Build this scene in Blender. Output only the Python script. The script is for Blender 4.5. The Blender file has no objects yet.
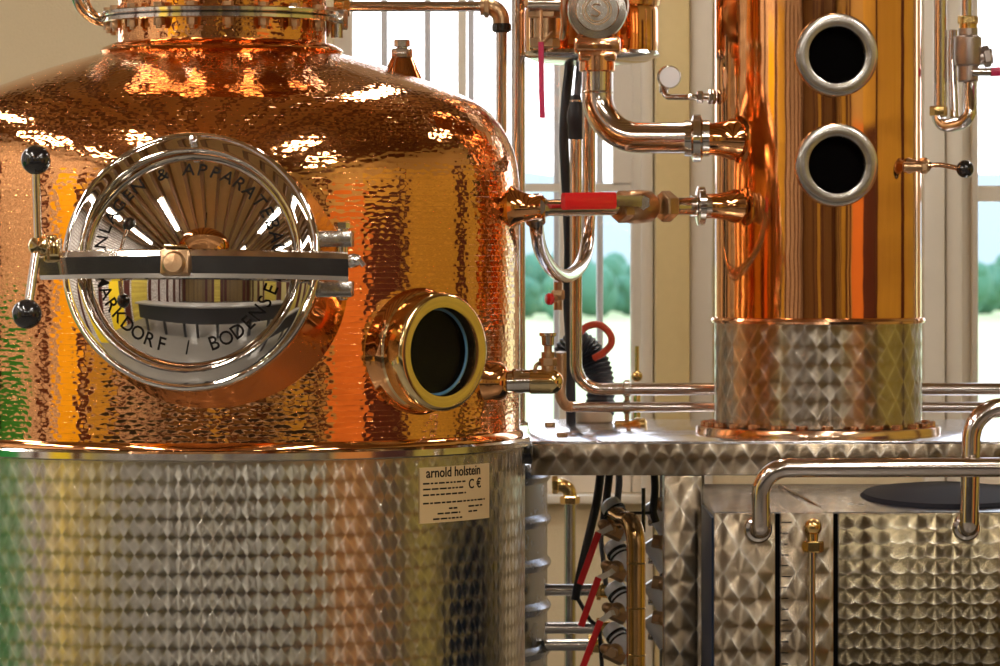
import bpy, math, random
from mathutils import Vector as V, Matrix
random.seed(7)
PI = math.pi
sc = bpy.context.scene
col = sc.collection
F = 3800.0            # focal length in photograph pixels
ZC, HY = 1.6, 250.0   # camera height, horizon row

def P(px, py, D):
    return V(((px - 500) / F * D, D, ZC - (py - HY) / F * D))
def S(px, D):
    return px / F * D

# ------------------------------------------------------------------ node helpers
class NT:
    def __init__(self, name):
        self.m = bpy.data.materials.new(name)
        self.m.use_nodes = True
        self.t = self.m.node_tree
        self.t.nodes.clear()
        self.out = self.t.nodes.new('ShaderNodeOutputMaterial')
    def n(self, typ, ins=None, **kw):
        nd = self.t.nodes.new(typ)
        for k, v in kw.items():
            setattr(nd, k, v)
        for k, v in (ins or {}).items():
            self.set(nd.inputs[k], v)
        return nd
    def set(self, sock, v):
        if isinstance(v, bpy.types.NodeSocket):
            self.t.links.new(v, sock)
        elif v is not None:
            sock.default_value = v
    def math(self, op, a, b=None, c=None):
        nd = self.t.nodes.new('ShaderNodeMath')
        nd.operation = op
        for i, v in enumerate((a, b, c)):
            if v is not None:
                self.set(nd.inputs[i], v)
        return nd.outputs[0]
    def mixf(self, f, a, b):
        return self.math('ADD', a, self.math('MULTIPLY', f, self.math('SUBTRACT', b, a)))
    def mixc(self, f, a, b):
        nd = self.t.nodes.new('ShaderNodeMix')
        nd.data_type = 'RGBA'
        self.set(nd.inputs[0], f); self.set(nd.inputs[6], a); self.set(nd.inputs[7], b)
        return nd.outputs[2]
    def bsdf(self, **kw):
        b = self.t.nodes.new('ShaderNodeBsdfPrincipled')
        for k, v in kw.items():
            self.set(b.inputs[k.replace('_', ' ')], v)
        self.t.links.new(b.outputs[0], self.out.inputs[0])
        return b

def rgb(r, g, b): return (r, g, b, 1.0)

def metal(name, c, rough=.1, noise=0.0, nscale=40, wob=0.0, wscale=6.0):
    k = NT(name)
    tc = k.n('ShaderNodeTexCoord')
    cc, rr = c, rough
    if noise:
        nz = k.n('ShaderNodeTexNoise', {'Vector': tc.outputs['Object'], 'Scale': nscale, 'Detail': 4.0})
        rr = k.math('ADD', rough * .6, k.math('MULTIPLY', nz.outputs[0], rough * .9))
        nz2 = k.n('ShaderNodeTexNoise', {'Vector': tc.outputs['Object'], 'Scale': nscale * .2, 'Detail': 5.0})
        cc = k.mixc(k.math('MULTIPLY', nz2.outputs[0], noise), c, rgb(c[0] * .6, c[1] * .5, c[2] * .45))
    b = k.bsdf(Base_Color=cc, Metallic=1.0, Roughness=rr)
    if wob:
        nz = k.n('ShaderNodeTexNoise', {'Vector': tc.outputs['Object'], 'Scale': wscale, 'Detail': 2.0})
        bp = k.n('ShaderNodeBump', {'Height': nz.outputs[0], 'Strength': 1.0, 'Distance': wob})
        k.set(b.inputs['Normal'], bp.outputs[0])
    return k.m

def plain(name, c, rough=.5, bump=0.0, bscale=60, var=.12, spec=.5, coat=0.0):
    k = NT(name)
    tc = k.n('ShaderNodeTexCoord')
    nz = k.n('ShaderNodeTexNoise', {'Vector': tc.outputs['Object'], 'Scale': bscale, 'Detail': 5.0})
    cc = k.mixc(k.math('MULTIPLY', nz.outputs[0], var), c, rgb(c[0] * .55, c[1] * .55, c[2] * .55))
    b = k.bsdf(Base_Color=cc, Roughness=rough, Specular_IOR_Level=spec, Coat_Weight=coat)
    if bump:
        bp = k.n('ShaderNodeBump', {'Height': nz.outputs[0], 'Strength': .6, 'Distance': bump})
        k.set(b.inputs['Normal'], bp.outputs[0])
    return k.m

def hammered(name, c, rough, cu, cv, dist):
    """sheet copper planished in horizontal rows of hammer marks (UV in metres)"""
    k = NT(name)
    uv = k.n('ShaderNodeTexCoord').outputs['UV']
    s = k.n('ShaderNodeSeparateXYZ', {0: uv})
    vv = k.math('DIVIDE', s.outputs[1], cv)
    row = k.math('FLOOR', vv)
    wn = k.n('ShaderNodeTexWhiteNoise', {'W': row}, noise_dimensions='1D')
    uu = k.math('ADD', k.math('DIVIDE', s.outputs[0], cu), k.math('MULTIPLY', wn.outputs[0], 7.3))
    cell = k.math('FLOOR', uu)
    vec = k.n('ShaderNodeCombineXYZ', {0: uu, 1: vv})
    vo = k.n('ShaderNodeTexVoronoi', {'Vector': vec.outputs[0], 'Scale': 1.0, 'Randomness': .75}, voronoi_dimensions='2D', feature='SMOOTH_F1')
    k.set(vo.inputs['Smoothness'], .35)
    lo = k.n('ShaderNodeTexNoise', {'Vector': uv, 'Scale': 9.0, 'Detail': 2.0})
    h = k.math('ADD', vo.outputs['Distance'], k.math('MULTIPLY', lo.outputs[0], 2.0))
    bp = k.n('ShaderNodeBump', {'Height': h, 'Strength': 1.0, 'Distance': dist})
    stain = k.n('ShaderNodeTexNoise', {'Vector': uv, 'Scale': 5.0, 'Detail': 6.0})
    cc = k.mixc(k.math('MULTIPLY', stain.outputs[0], .35), c, rgb(c[0] * .8, c[1] * .62, c[2] * .5))
    b = k.bsdf(Base_Color=cc, Metallic=1.0, Roughness=rough)
    k.set(b.inputs['Normal'], bp.outputs[0])
    return k.m

ROT = .25
def engine_turned(name, c, px, py, rad, rough=.3, aniso=.8, tint=.25, near=False, bump=.03, stag=True):
    """stainless sheet ground with rows of overlapping swirled discs (UV in metres)"""
    k = NT(name)
    uv = k.n('ShaderNodeTexCoord').outputs['UV']
    s = k.n('ShaderNodeSeparateXYZ', {0: uv})
    nj = k.n('ShaderNodeTexNoise', {'Vector': uv, 'Scale': 28.0, 'Detail': 1.0})
    sj = k.n('ShaderNodeSeparateXYZ', {0: nj.outputs['Color']})
    u = k.math('ADD', s.outputs[0], k.math('MULTIPLY', k.math('SUBTRACT', sj.outputs[0], .5), .006))
    v = k.math('ADD', s.outputs[1], k.math('MULTIPLY', k.math('SUBTRACT', sj.outputs[1], .5), .006))
    row = k.math('FLOOR', k.math('DIVIDE', v, py))
    un = k.math('DIVIDE', u, px)
    cand = []
    for off in (1, 0, -1):
        fi = k.math('ADD', row, float(off))
        par = k.math('MULTIPLY', k.math('FLOORED_MODULO', fi, 2.0), .5 if stag else 0.0)
        kk = k.math('ADD', k.math('ROUND', k.math('SUBTRACT', un, par)), par)
        du = k.math('SUBTRACT', u, k.math('MULTIPLY', kk, px))
        dv = k.math('SUBTRACT', v, k.math('MULTIPLY', k.math('ADD', fi, .5), py))
        d2 = k.math('ADD', k.math('MULTIPLY', du, du), k.math('MULTIPLY', dv, dv))
        me = k.math('ADD', k.math('DIVIDE', k.math('ABSOLUTE', du), px * .5), k.math('DIVIDE', k.math('ABSOLUTE', dv), py))
        inside = k.math('LESS_THAN', d2, rad * rad)
        cand.append((du, dv, d2, inside, me))
    du, dv, d2, _, me = cand[2]
    for c_ in (cand[1], cand[0]):
        sel = k.math('LESS_THAN', c_[4], me) if near else c_[3]
        du = k.mixf(sel, du, c_[0]); dv = k.mixf(sel, dv, c_[1]); d2 = k.mixf(sel, d2, c_[2]); me = k.mixf(sel, me, c_[4])
    d = k.math('MAXIMUM', k.math('SQRT', d2), 1e-5)
    tu = k.n('ShaderNodeTangent', direction_type='UV_MAP').outputs[0]
    nr = k.n('ShaderNodeNewGeometry').outputs['Normal']
    tv = k.n('ShaderNodeVectorMath', {0: nr, 1: tu}, operation='CROSS_PRODUCT').outputs[0]
    a = k.n('ShaderNodeVectorMath', {0: tu}, operation='SCALE'); k.set(a.inputs['Scale'], k.math('DIVIDE', k.math('MULTIPLY', dv, -1.0), d))
    b_ = k.n('ShaderNodeVectorMath', {0: tv}, operation='SCALE'); k.set(b_.inputs['Scale'], k.math('DIVIDE', du, d))
    tan = k.n('ShaderNodeVectorMath', {0: a.outputs[0], 1: b_.outputs[0]}, operation='ADD')
    tan = k.n('ShaderNodeVectorMath', {0: tan.outputs[0]}, operation='NORMALIZE').outputs[0]
    q = me if near else k.math('DIVIDE', d, rad)
    ring = k.math('POWER', k.math('MINIMUM', q, 1.0), 7.0)
    wn = k.n('ShaderNodeTexNoise', {'Vector': uv, 'Scale': 3.0, 'Detail': 3.0})
    cc = k.mixc(k.math('MULTIPLY', ring, tint), c, rgb(.86, .82, .74))
    cc = k.mixc(k.math('MULTIPLY', wn.outputs[0], .3), cc, rgb(c[0] * .7, c[1] * .68, c[2] * .62))
    b = k.bsdf(Base_Color=cc, Metallic=1.0, Roughness=rough, Anisotropic=aniso, Anisotropic_Rotation=ROT, Tangent=tan)
    bp = k.n('ShaderNodeBump', {'Height': k.math('SQRT', k.math('ADD', d2, .00003)), 'Strength': 1.0, 'Distance': bump})
    k.set(b.inputs['Normal'], bp.outputs[0])
    return k.m

def emit(name, c, s):
    k = NT(name)
    e = k.n('ShaderNodeEmission', {'Color': c, 'Strength': s})
    k.t.links.new(e.outputs[0], k.out.inputs[0])
    return k.m

def thin_glass(name, tint=rgb(1, 1, 1), ior=1.45):
    k = NT(name)
    fr = k.n('ShaderNodeFresnel', {'IOR': ior})
    t = k.n('ShaderNodeBsdfTransparent', {'Color': tint})
    g = k.n('ShaderNodeBsdfGlossy', {'Color': rgb(1, 1, 1), 'Roughness': .01})
    m = k.n('ShaderNodeMixShader', {0: fr.outputs[0], 1: t.outputs[0], 2: g.outputs[0]})
    k.t.links.new(m.outputs[0], k.out.inputs[0])
    return k.m

def planks(name, c1, c2, w, axis=0, rough=.5):
    k = NT(name)
    tc = k.n('ShaderNodeTexCoord').outputs['Object']
    s = k.n('ShaderNodeSeparateXYZ', {0: tc})
    idx = k.math('FLOOR', k.math('DIVIDE', s.outputs[axis], w))
    wn = k.n('ShaderNodeTexWhiteNoise', {'W': idx}, noise_dimensions='1D')
    nz = k.n('ShaderNodeTexNoise', {'Vector': tc, 'Scale': 6.0, 'Detail': 6.0})
    cc = k.mixc(k.math('MULTIPLY', k.math('ADD', wn.outputs[0], nz.outputs[0]), .5), c1, c2)
    k.bsdf(Base_Color=cc, Roughness=rough)
    return k.m

def whitebrick(name):
    k = NT(name)
    tc = k.n('ShaderNodeTexCoord').outputs['Object']
    s = k.n('ShaderNodeSeparateXYZ', {0: tc})
    v = k.n('ShaderNodeCombineXYZ', {0: s.outputs[1], 1: s.outputs[2]})
    b = k.n('ShaderNodeTexBrick', {'Vector': v.outputs[0], 'Color1': rgb(.90, .87, .86), 'Color2': rgb(.62, .56, .54), 'Mortar': rgb(.14, .10, .08), 'Scale': 1.0,
                                   'Mortar Size': .012, 'Brick Width': .24, 'Row Height': .085})
    k.bsdf(Base_Color=b.outputs[0], Roughness=.7)
    return k.m

COP = rgb(.93, .47, .20)
M = dict(
    copper_ham=hammered('hammered_copper', COP, .06, .020, .0105, .0005),
    copper=metal('polished_copper', COP, .07, .25, 30, .002, 5),
    copper_tube=metal('copper_tube', rgb(.90, .50, .27), .14, .3, 40),
    steel=metal('polished_steel', rgb(.78, .74, .69), .10, .15, 40),
    mirror=metal('mirror_steel', rgb(.86, .82, .77), .03),
    satin=metal('satin_steel', rgb(.62, .58, .53), .20, .1, 60),
    warm=metal('warm_steel_tube', rgb(.74, .67, .62), .13, .2, 50),
    chrome=metal('bright_steel', rgb(.88, .88, .90), .12, .1, 60),
    brass=metal('brass', rgb(.80, .56, .22), .18, .3, 70),
    roof_dark=plain('reflection_black', rgb(.012, .012, .018), .6, spec=.15),  # black of the roof disc, in place of a dark reflection
    castgrey=metal('cast_grey', rgb(.50, .44, .41), .38, .2, 90),
    standpipe=metal('standpipe_brass', rgb(.78, .50, .22), .13, .3, 40),
    gold=metal('polished_brass', rgb(.88, .69, .36), .10, .2, 60),
    bronze=metal('cast_bronze', rgb(.55, .36, .20), .34, .4, 120, .0012, 90),
    jacket=engine_turned('engine_turned_jacket', rgb(.58, .54, .46), .0425, .0345, .027, .27, .9, .6, True, .020),
    turned=engine_turned('engine_turned_plate', rgb(.31, .245, .17), .066, .050, .036, .27, .9, .4, True, .028),
    scales=engine_turned('engine_turned_panel', rgb(.25, .205, .125), .0345, .0290, .0270, .22, .94, .35, False, .008, False),
    basepl=engine_turned('engine_turned_base', rgb(.46, .39, .31), .052, .038, .030, .24, .9, .6, True, .034),
    top=metal('table_top_steel', rgb(.80, .80, .84), .16, .12, 25),
    roofst=metal('tank_roof_steel', rgb(.74, .74, .78), .22, .15, 12),
    ribbed=metal('ribbed_steel', rgb(.30, .32, .38), .24, .3, 20),
    black=plain('black_plastic', rgb(.012, .011, .012), .18, coat=.5),
    rubber=plain('black_rubber', rgb(.016, .018, .028), .42),
    grey_hose=plain('grey_hose', rgb(.14, .15, .19), .45),
    red=plain('red_plastic', rgb(.78, .015, .02), .3, coat=.3),
    magenta=plain('magenta_plastic', rgb(.62, .03, .13), .35),
    redrub=plain('red_rubber', rgb(.55, .06, .02), .4),
    well=plain('cavity_shade', rgb(.002, .0016, .0015), .9, spec=.05),  # near-black colour stands for shade in sight-glass cavities and panel gaps
    glass=thin_glass('window_glass'),
    sight=thin_glass('sight_glass', rgb(.9, .92, .95), 1.25),
    gasket=plain('blue_gasket', rgb(.05, .16, .30), .4),
    dial=plain('white_dial', rgb(.93, .95, 1.0), .4, var=.02),
    beige=plain('beige_plastic', rgb(.62, .52, .38), .5),
    ink=plain('engraved_black', rgb(.012, .010, .009), .8, spec=.05),
    enamel=plain('white_enamel', rgb(.88, .90, .95), .22, spec=.6),
    flange=metal('flange_metal', rgb(.86, .60, .42), .15, .3, 40),
    plate=plain('plate_gilt', rgb(.62, .44, .23), .35, var=.08),
    plaster=plain('cream_plaster', rgb(.74, .60, .39), .85, .004, 160, .18),
    paint=plain('white_paint', rgb(.80, .72, .60), .6, .002, 90, .1),
    cream=plain('cream_frame', rgb(.76, .68, .58), .5, 0, 30, .12),
    gilt=plain('ochre_paint', rgb(.70, .53, .26), .55, 0, 40, .2),
    slat=plain('grey_slat', rgb(.50, .44, .45), .5),
    whitebrick=whitebrick('white_brick'),
    floor=plain('floor_screed', rgb(.19, .175, .16), .25, .001, 8, .25),
    beam=plain('dark_beam', rgb(.24, .12, .05), .5),
    boards=planks('ceiling_boards', rgb(.74, .52, .23), rgb(.55, .35, .13), .16, 0),
    orange=plain('orange_panel', rgb(.70, .25, .05), .5),
    yellowwall=planks('yellow_boards', rgb(.72, .58, .10), rgb(.36, .26, .04), .10, 2),
    darkboards=planks('dark_boards', rgb(.24, .16, .06), rgb(.09, .05, .02), .22, 0),
    olive=plain('olive_paint', rgb(.46, .38, .16), .6),
    maroon=plain('maroon_door', rgb(.07, .012, .008), .45),
    yellow=plain('yellow_paint', rgb(.95, .68, .02), .45),
    green=plain('green_paint', rgb(.02, .30, .06), .4),
    blue=plain('dark_blue_shade', rgb(.006, .018, .05), .4),
    counter=plain('counter_dark', rgb(.03, .028, .03), .35),
    countertop=plain('counter_grey', rgb(.25, .24, .23), .3),
    tube_on=emit('lit_tube', rgb(1, .95, .86), 26.0),
    grass=plain('meadow', rgb(.46, .50, .24), .9, 0, .05, .3),
    leaf=plain('tree_leaves', rgb(.07, .20, .12), .8, .05, 3, .5),
    hill=plain('far_hill', rgb(.30, .34, .32), .9, 0, .02, .3),
)

# ------------------------------------------------------------------ mesh builder
ORG = {}
class MB:
    def __init__(self):
        self.v = []; self.f = []; self.uv = []
    def add(self, vs, fs, uvs=None):
        o = len(self.v)
        self.v += [V(p) for p in vs]
        for i, f in enumerate(fs):
            self.f.append([o + a for a in f])
            self.uv.append(uvs[i] if uvs else [(0, 0)] * len(f))
        return self
    def box(self, a, b, bev=0.0):
        x0, x1 = sorted((a[0], b[0])); y0, y1 = sorted((a[1], b[1])); z0, z1 = sorted((a[2], b[2]))
        return self.obox(V(((x0 + x1) / 2, (y0 + y1) / 2, (z0 + z1) / 2)), V((1, 0, 0)), V((0, 1, 0)), V((0, 0, 1)), x1 - x0, y1 - y0, z1 - z0, bev)
    def obox(self, c, ax, ay, az, lx, ly, lz, bev=0.0):
        hx, hy, hz = lx / 2, ly / 2, lz / 2
        bev = min(bev, hx * .9, hy * .9, hz * .9)
        c = V(c)
        if bev <= 0:
            pts = [(sx * hx, sy * hy, sz * hz) for sx in (-1, 1) for sy in (-1, 1) for sz in (-1, 1)]
            fs = [(0, 1, 3, 2), (4, 6, 7, 5), (0, 4, 5, 1), (2, 3, 7, 6), (0, 2, 6, 4), (1, 5, 7, 3)]
        else:
            import bmesh
            bm = bmesh.new()
            bmesh.ops.create_cube(bm, size=1)
            for q in bm.verts: q.co = V((q.co.x * lx, q.co.y * ly, q.co.z * lz))
            bmesh.ops.bevel(bm, geom=list(bm.edges), offset=bev, segments=2, affect='EDGES', profile=.5)
            bm.verts.index_update()
            pts = [tuple(q.co) for q in bm.verts]
            fs = [[q.index for q in f.verts] for f in bm.faces]
            bm.free()
        uvs = []
        for f in fs:
            n = (V(pts[f[1]]) - V(pts[f[0]])).cross(V(pts[f[2]]) - V(pts[f[1]]))
            k = max(range(3), key=lambda i: abs(n[i]))
            ids = ((1, 2), (0, 2), (0, 1))[k]
            off = (c.x * .37 if k != 0 else 0, c.z)
            uvs.append([(pts[i][ids[0]] + off[0], pts[i][ids[1]] + off[1]) for i in f])
        self.add([c + ax * p[0] + ay * p[1] + az * p[2] for p in pts], fs, uvs)
        return self
    def lathe(self, o, ax, prof, seg=32, ref=None, cap0=False, cap1=False, a0=0.0, a1=2 * PI, ru=None):
        o = V(o); ax = V(ax).normalized()
        if ref is None:
            ref = V((0, 0, 1)) if abs(ax.z) < .9 else V((1, 0, 0))
        e1 = (V(ref) - ax * V(ref).dot(ax)).normalized(); e2 = ax.cross(e1)
        full = abs(a1 - a0 - 2 * PI) < 1e-6
        n = seg if full else seg + 1
        vs = []; fs = []; uvs = []
        L = [0.0]
        for i in range(1, len(prof)):
            L.append(L[-1] + math.hypot(prof[i][0] - prof[i - 1][0], prof[i][1] - prof[i - 1][1]))
        ru = ru or max(p[0] for p in prof)
        for r, h in prof:
            for j in range(n):
                t = a0 + (a1 - a0) * j / seg
                vs.append(o + ax * h + (e1 * math.cos(t) + e2 * math.sin(t)) * max(r, 1e-5))
        for i in range(len(prof) - 1):
            for j in range(seg):
                k = (j + 1) % n
                fs.append((i * n + j, i * n + k, (i + 1) * n + k, (i + 1) * n + j))
                u0, u1 = (a0 + (a1 - a0) * j / seg) * ru, (a0 + (a1 - a0) * (j + 1) / seg) * ru
                uvs.append([(u0, L[i]), (u1, L[i]), (u1, L[i + 1]), (u0, L[i + 1])])
        if cap0: fs.append(tuple(range(n))[::-1]); uvs.append([(0, 0)] * n)
        if cap1: fs.append(tuple((len(prof) - 1) * n + j for j in range(n))); uvs.append([(0, 0)] * n)
        return self.add(vs, fs, uvs)
    def cyl(self, a, b, r, seg=24, r2=None, ch=0.0):
        a, b = V(a), V(b); L = (b - a).length
        r2 = r if r2 is None else r2
        pr = [(r, 0), (r2, L)] if not ch else [(r - ch, 0), (r, ch), (r2, L - ch), (r2 - ch, L)]
        return self.lathe(a, b - a, pr, seg, cap0=True, cap1=True)
    def hexnut(self, a, b, r):
        a, b = V(a), V(b); L = (b - a).length
        return self.lathe(a, b - a, [(r * .9, 0), (r, L * .12), (r, L * .88), (r * .9, L)], 6, cap0=True, cap1=True)
    def ball(self, c, r, seg=24, sq=1.0):
        n = seg // 2
        return self.lathe(c, (0, 0, 1), [(r * math.sin(PI * i / n), -r * sq * math.cos(PI * i / n)) for i in range(n + 1)], seg)
    def tube(self, pts, r, seg=16, cap=True, rs=None):
        pts = [V(p) for p in pts]
        n = len(pts)
        tang = []
        for i in range(n):
            d = V((0, 0, 0))
            if i > 0: d += (pts[i] - pts[i - 1]).normalized()
            if i < n - 1: d += (pts[i + 1] - pts[i]).normalized()
            tang.append(d.normalized())
        e = tang[0].orthogonal().normalized()
        vs = []; fs = []
        for i in range(n):
            e = (e - tang[i] * e.dot(tang[i])).normalized()
            e2 = tang[i].cross(e)
            rr = rs[i] if rs else r
            for j in range(seg):
                t = 2 * PI * j / seg
                vs.append(pts[i] + (e * math.cos(t) + e2 * math.sin(t)) * rr)
        for i in range(n - 1):
            for j in range(seg):
                k = (j + 1) % seg
                fs.append((i * seg + j, i * seg + k, (i + 1) * seg + k, (i + 1) * seg + j))
        if cap:
            fs.append(tuple(range(seg))[::-1]); fs.append(tuple((n - 1) * seg + j for j in range(seg)))
        return self.add(vs, fs)
    def bar(self, pts, up, w, h):
        """rectangular bar swept along pts: w along up, h across"""
        pts = [V(p) for p in pts]; up = V(up).normalized(); n = len(pts)
        vs = []; fs = []
        b = .18
        sec = [(-.5, -.5 + b), (-.5 + b, -.5), (.5 - b, -.5), (.5, -.5 + b), (.5, .5 - b), (.5 - b, .5), (-.5 + b, .5), (-.5, .5 - b)]
        for i in range(n):
            t = (pts[min(i + 1, n - 1)] - pts[max(i - 1, 0)]).normalized()
            sd = t.cross(up).normalized()
            for a, c in sec:
                vs.append(pts[i] + up * a * w + sd * c * h)
        for i in range(n - 1):
            for j in range(8):
                k = (j + 1) % 8
                fs.append((i * 8 + j, i * 8 + k, (i + 1) * 8 + k, (i + 1) * 8 + j))
        fs.append(tuple(range(8))[::-1]); fs.append(tuple((n - 1) * 8 + j for j in range(8)))
        return self.add(vs, fs)
    def build(self, name, mat, parent=None, smooth=True, sharp=35):
        org = ORG.get(parent.name, V((0, 0, 0))) if parent else V((0, 0, 0))
        me = bpy.data.meshes.new(name)
        me.from_pydata([tuple(p - org) for p in self.v], [], self.f)
        ul = me.uv_layers.new(name='UVMap')
        i = 0
        for f, uv in zip(self.f, self.uv):
            for q in uv:
                ul.data[i].uv = q; i += 1
        me.materials.append(mat if not isinstance(mat, str) else M[mat])
        import bmesh
        bm = bmesh.new(); bm.from_mesh(me)
        bmesh.ops.recalc_face_normals(bm, faces=bm.faces)
        bm.to_mesh(me); bm.free()
        if smooth:
            for p in me.polygons: p.use_smooth = True
            me.set_sharp_from_angle(angle=math.radians(sharp))
        o = bpy.data.objects.new(name, me)
        col.objects.link(o)
        if parent: o.parent = parent
        ORG[o.name] = org
        return o

def thing(name, label, cat, loc, group=None):
    o = bpy.data.objects.new(name, None)
    o.empty_display_size = .05
    col.objects.link(o); o.location = loc
    o['label'] = label; o['category'] = cat
    if group: o['group'] = group
    ORG[o.name] = V(loc)
    return o
def tag(o, label, cat, group=None):
    o['label'] = label; o['category'] = cat
    if group: o['group'] = group
    return o
def struct(name, mb, mat, parent=None, **kw):
    o = mb.build(name, mat, parent, **kw)
    if parent is None: o['kind'] = 'structure'
    return o

def fillet(pts, r, n=8):
    """round the corners of a polyline; r one radius or one per inner corner"""
    pts = [V(p) for p in pts]
    out = [pts[0]]
    for i in range(1, len(pts) - 1):
        rr = r[i - 1] if isinstance(r, (list, tuple)) else r
        a = (pts[i - 1] - pts[i]); b = (pts[i + 1] - pts[i])
        la, lb = a.length, b.length
        a.normalize(); b.normalize()
        ang = a.angle(b)
        if ang > PI - .02 or rr <= 0:
            out.append(pts[i]); continue
        d = min(rr / math.tan(ang / 2), la * .98, lb * .98)
        rr2 = d * math.tan(ang / 2)
        bis = (a + b).normalized()
        c = pts[i] + bis * (rr2 / math.sin(ang / 2))
        p0 = pts[i] + a * d; p1 = pts[i] + b * d
        v0 = p0 - c; v1 = p1 - c
        tot = v0.angle(v1)
        for k in range(n + 1):
            t = k / n
            w = (v0 * math.sin((1 - t) * tot) + v1 * math.sin(t * tot)) / math.sin(tot)
            out.append(c + w)
    out.append(pts[-1])
    return out

def spline(pts, n=8):
    pts = [V(p) for p in pts]
    q = [pts[0] * 2 - pts[1]] + pts + [pts[-1] * 2 - pts[-2]]
    out = []
    for i in range(1, len(q) - 2):
        for k in range(n):
            t = k / n
            a, b, c, d = q[i - 1], q[i], q[i + 1], q[i + 2]
            out.append(.5 * ((2 * b) + (c - a) * t + (2 * a - 5 * b + 4 * c - d) * t * t + (3 * b - a - 3 * c + d) * t ** 3))
    out.append(pts[-1])
    return out

def text2d(s, size, bold=0.0, ext=.0004):
    cu = bpy.data.curves.new('lettering_source', 'FONT')
    cu.body = s; cu.size = size; cu.align_x = 'CENTER'; cu.extrude = ext; cu.offset = bold
    cu.resolution_u = 3
    o = bpy.data.objects.new('lettering_source', cu)
    col.objects.link(o)
    dg = bpy.context.evaluated_depsgraph_get(); dg.update()
    me = bpy.data.meshes.new_from_object(o.evaluated_get(dg))
    vs = [v.co.copy() for v in me.vertices]; fs = [tuple(p.vertices) for p in me.polygons]
    bpy.data.objects.remove(o); bpy.data.curves.remove(cu); bpy.data.meshes.remove(me)
    return vs, fs

UP = V((0, 0, 1)); RT = V((1, 0, 0)); FW = V((0, 1, 0))

def clamp_ring(mb, c, ax, r, w, neck):
    """tri-clamp union: ferrule lips under a band"""
    c = V(c); ax = V(ax).normalized()
    mb.lathe(c, ax, [(neck, -w * 1.3), (neck * 1.12, -w * 1.3), (neck * 1.15, -w * .6), (r * .86, -w * .5), (r, -w * .38), (r, w * .38), (r * .86, w * .5), (neck * 1.15, w * .6), (neck * 1.12, w * 1.3), (neck, w * 1.3)], 32)
    return mb

# ================================================================== THE ROOM
XL, XR, YB, YF, ZT = -4.2, 4.0, 10.6, -4.2, 3.7
sB = F / YB
def bx(px): return (px - 500) / sB
def bz(py): return ZC - (py - HY) / sB

struct('floor', MB().box((XL - .2, YF - .2, -.1), (XR + .2, YB + .3, 0)), 'floor')
struct('ceiling', MB().box((XL - .2, YF - .2, ZT), (XR + .2, YB + .3, ZT + .1)), 'boards')
sill = bz(494)
wt = 2.9
WIN = [(bx(333), bx(650)), (bx(962), bx(1290)), (-3.6, -1.9), (3.0, 3.8)]
wb = MB()
xs = [XL] + [a for w in sorted(WIN) for a in w] + [XR]
for i in range(0, len(xs), 2):
    wb.box((xs[i], YB, 0), (xs[i + 1], YB + .25, ZT))
for a, b in sorted(WIN):
    wb.box((a, YB, 0), (b, YB + .25, sill)); wb.box((a, YB, wt), (b, YB + .25, ZT))
struct('wall_back', wb, 'plaster', smooth=False)
struct('wall_left', MB().box((XL - .2, YF, 0), (XL, YB + .25, ZT)), 'whitebrick')
struct('wall_right', MB().box((XR, YF, 0), (XR + .2, YB + .25, ZT)), 'olive')
# wall behind the camera with two windows
wf = MB()
FWN = []
xs = [XL] + [a for w in FWN for a in w] + [XR]
for i in range(0, len(xs), 2):
    wf.box((xs[i], YF - .2, 0), (xs[i + 1], YF, ZT))
for a, b in FWN:
    wf.box((a, YF - .2, 0), (b, YF, 1.0)); wf.box((a, YF - .2, 2.5), (b, YF, ZT))
struct('wall_front', wf, 'darkboards', smooth=False)

def window(n, a, b, z0, z1, y, mull, trans, m='cream', fw=.05):
    f = MB()
    f.box((a, y, z0), (a + fw, y + .08, z1)); f.box((b - fw, y, z0), (b, y + .08, z1))
    f.box((a, y, z0), (b, y + .08, z0 + fw)); f.box((a, y, z1 - fw), (b, y + .08, z1))
    for x0, x1 in mull: f.box((x0, y - .02, z0), (x1, y + .08, z1), .004)
    for x0, x1, q0, q1 in trans: f.box((x0, y + .005, q0), (x1, y + .07, q1))
    w = struct('window_%d' % n, f, m)
    p = MB().box((a + .01, y + .035, z0 + .01), (b - .01, y + .041, z1 - .01)).build('pane', 'glass', w)
    return w
y0 = YB + .08
window(1, WIN[0][0], WIN[0][1], sill, wt, y0,
       [(bx(457.5), bx(466)), (bx(560), bx(569)), (bx(633), bx(650))],
       [(bx(466), bx(650), bz(191), bz(183)), (bx(614), bx(650), bz(184), wt)])
window(2, WIN[1][0], WIN[1][1], sill, wt, y0,
       [(bx(974), bx(981)), (bx(1130), bx(1140))], [(bx(974), bx(1290), bz(201), bz(185))])
window(3, -3.6, -1.9, sill, wt, y0, [(-2.8, -2.75)], [])
window(4, 3.0, 3.8, sill, wt, y0, [], [])
# wall profiles between the windows
def prof(n, x0, x1, depth, m, z0=0, z1=ZT):
    struct('trim_%d' % n, MB().box((bx(x0), YB - depth, z0), (bx(x1), YB, z1), .006), m)
prof(1, 654, 688, .10, 'gilt')
prof(2, 689, 712, .035, 'cream')
prof(3, 641, 653, .03, 'cream')
prof(4, 922, 943, .05, 'cream')
prof(5, 945, 961, .025, 'cream')
struct('trim_6', MB().box((bx(325), YB - .05, sill - .025), (bx(650), YB + .08, sill), .006), 'cream')
struct('trim_7', MB().box((bx(962), YB - .05, sill - .025), (bx(1290), YB + .08, sill), .006), 'cream')
struct('baseboard_back', MB().box((XL, YB - .02, 0), (XR, YB, .12)), 'cream')
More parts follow.
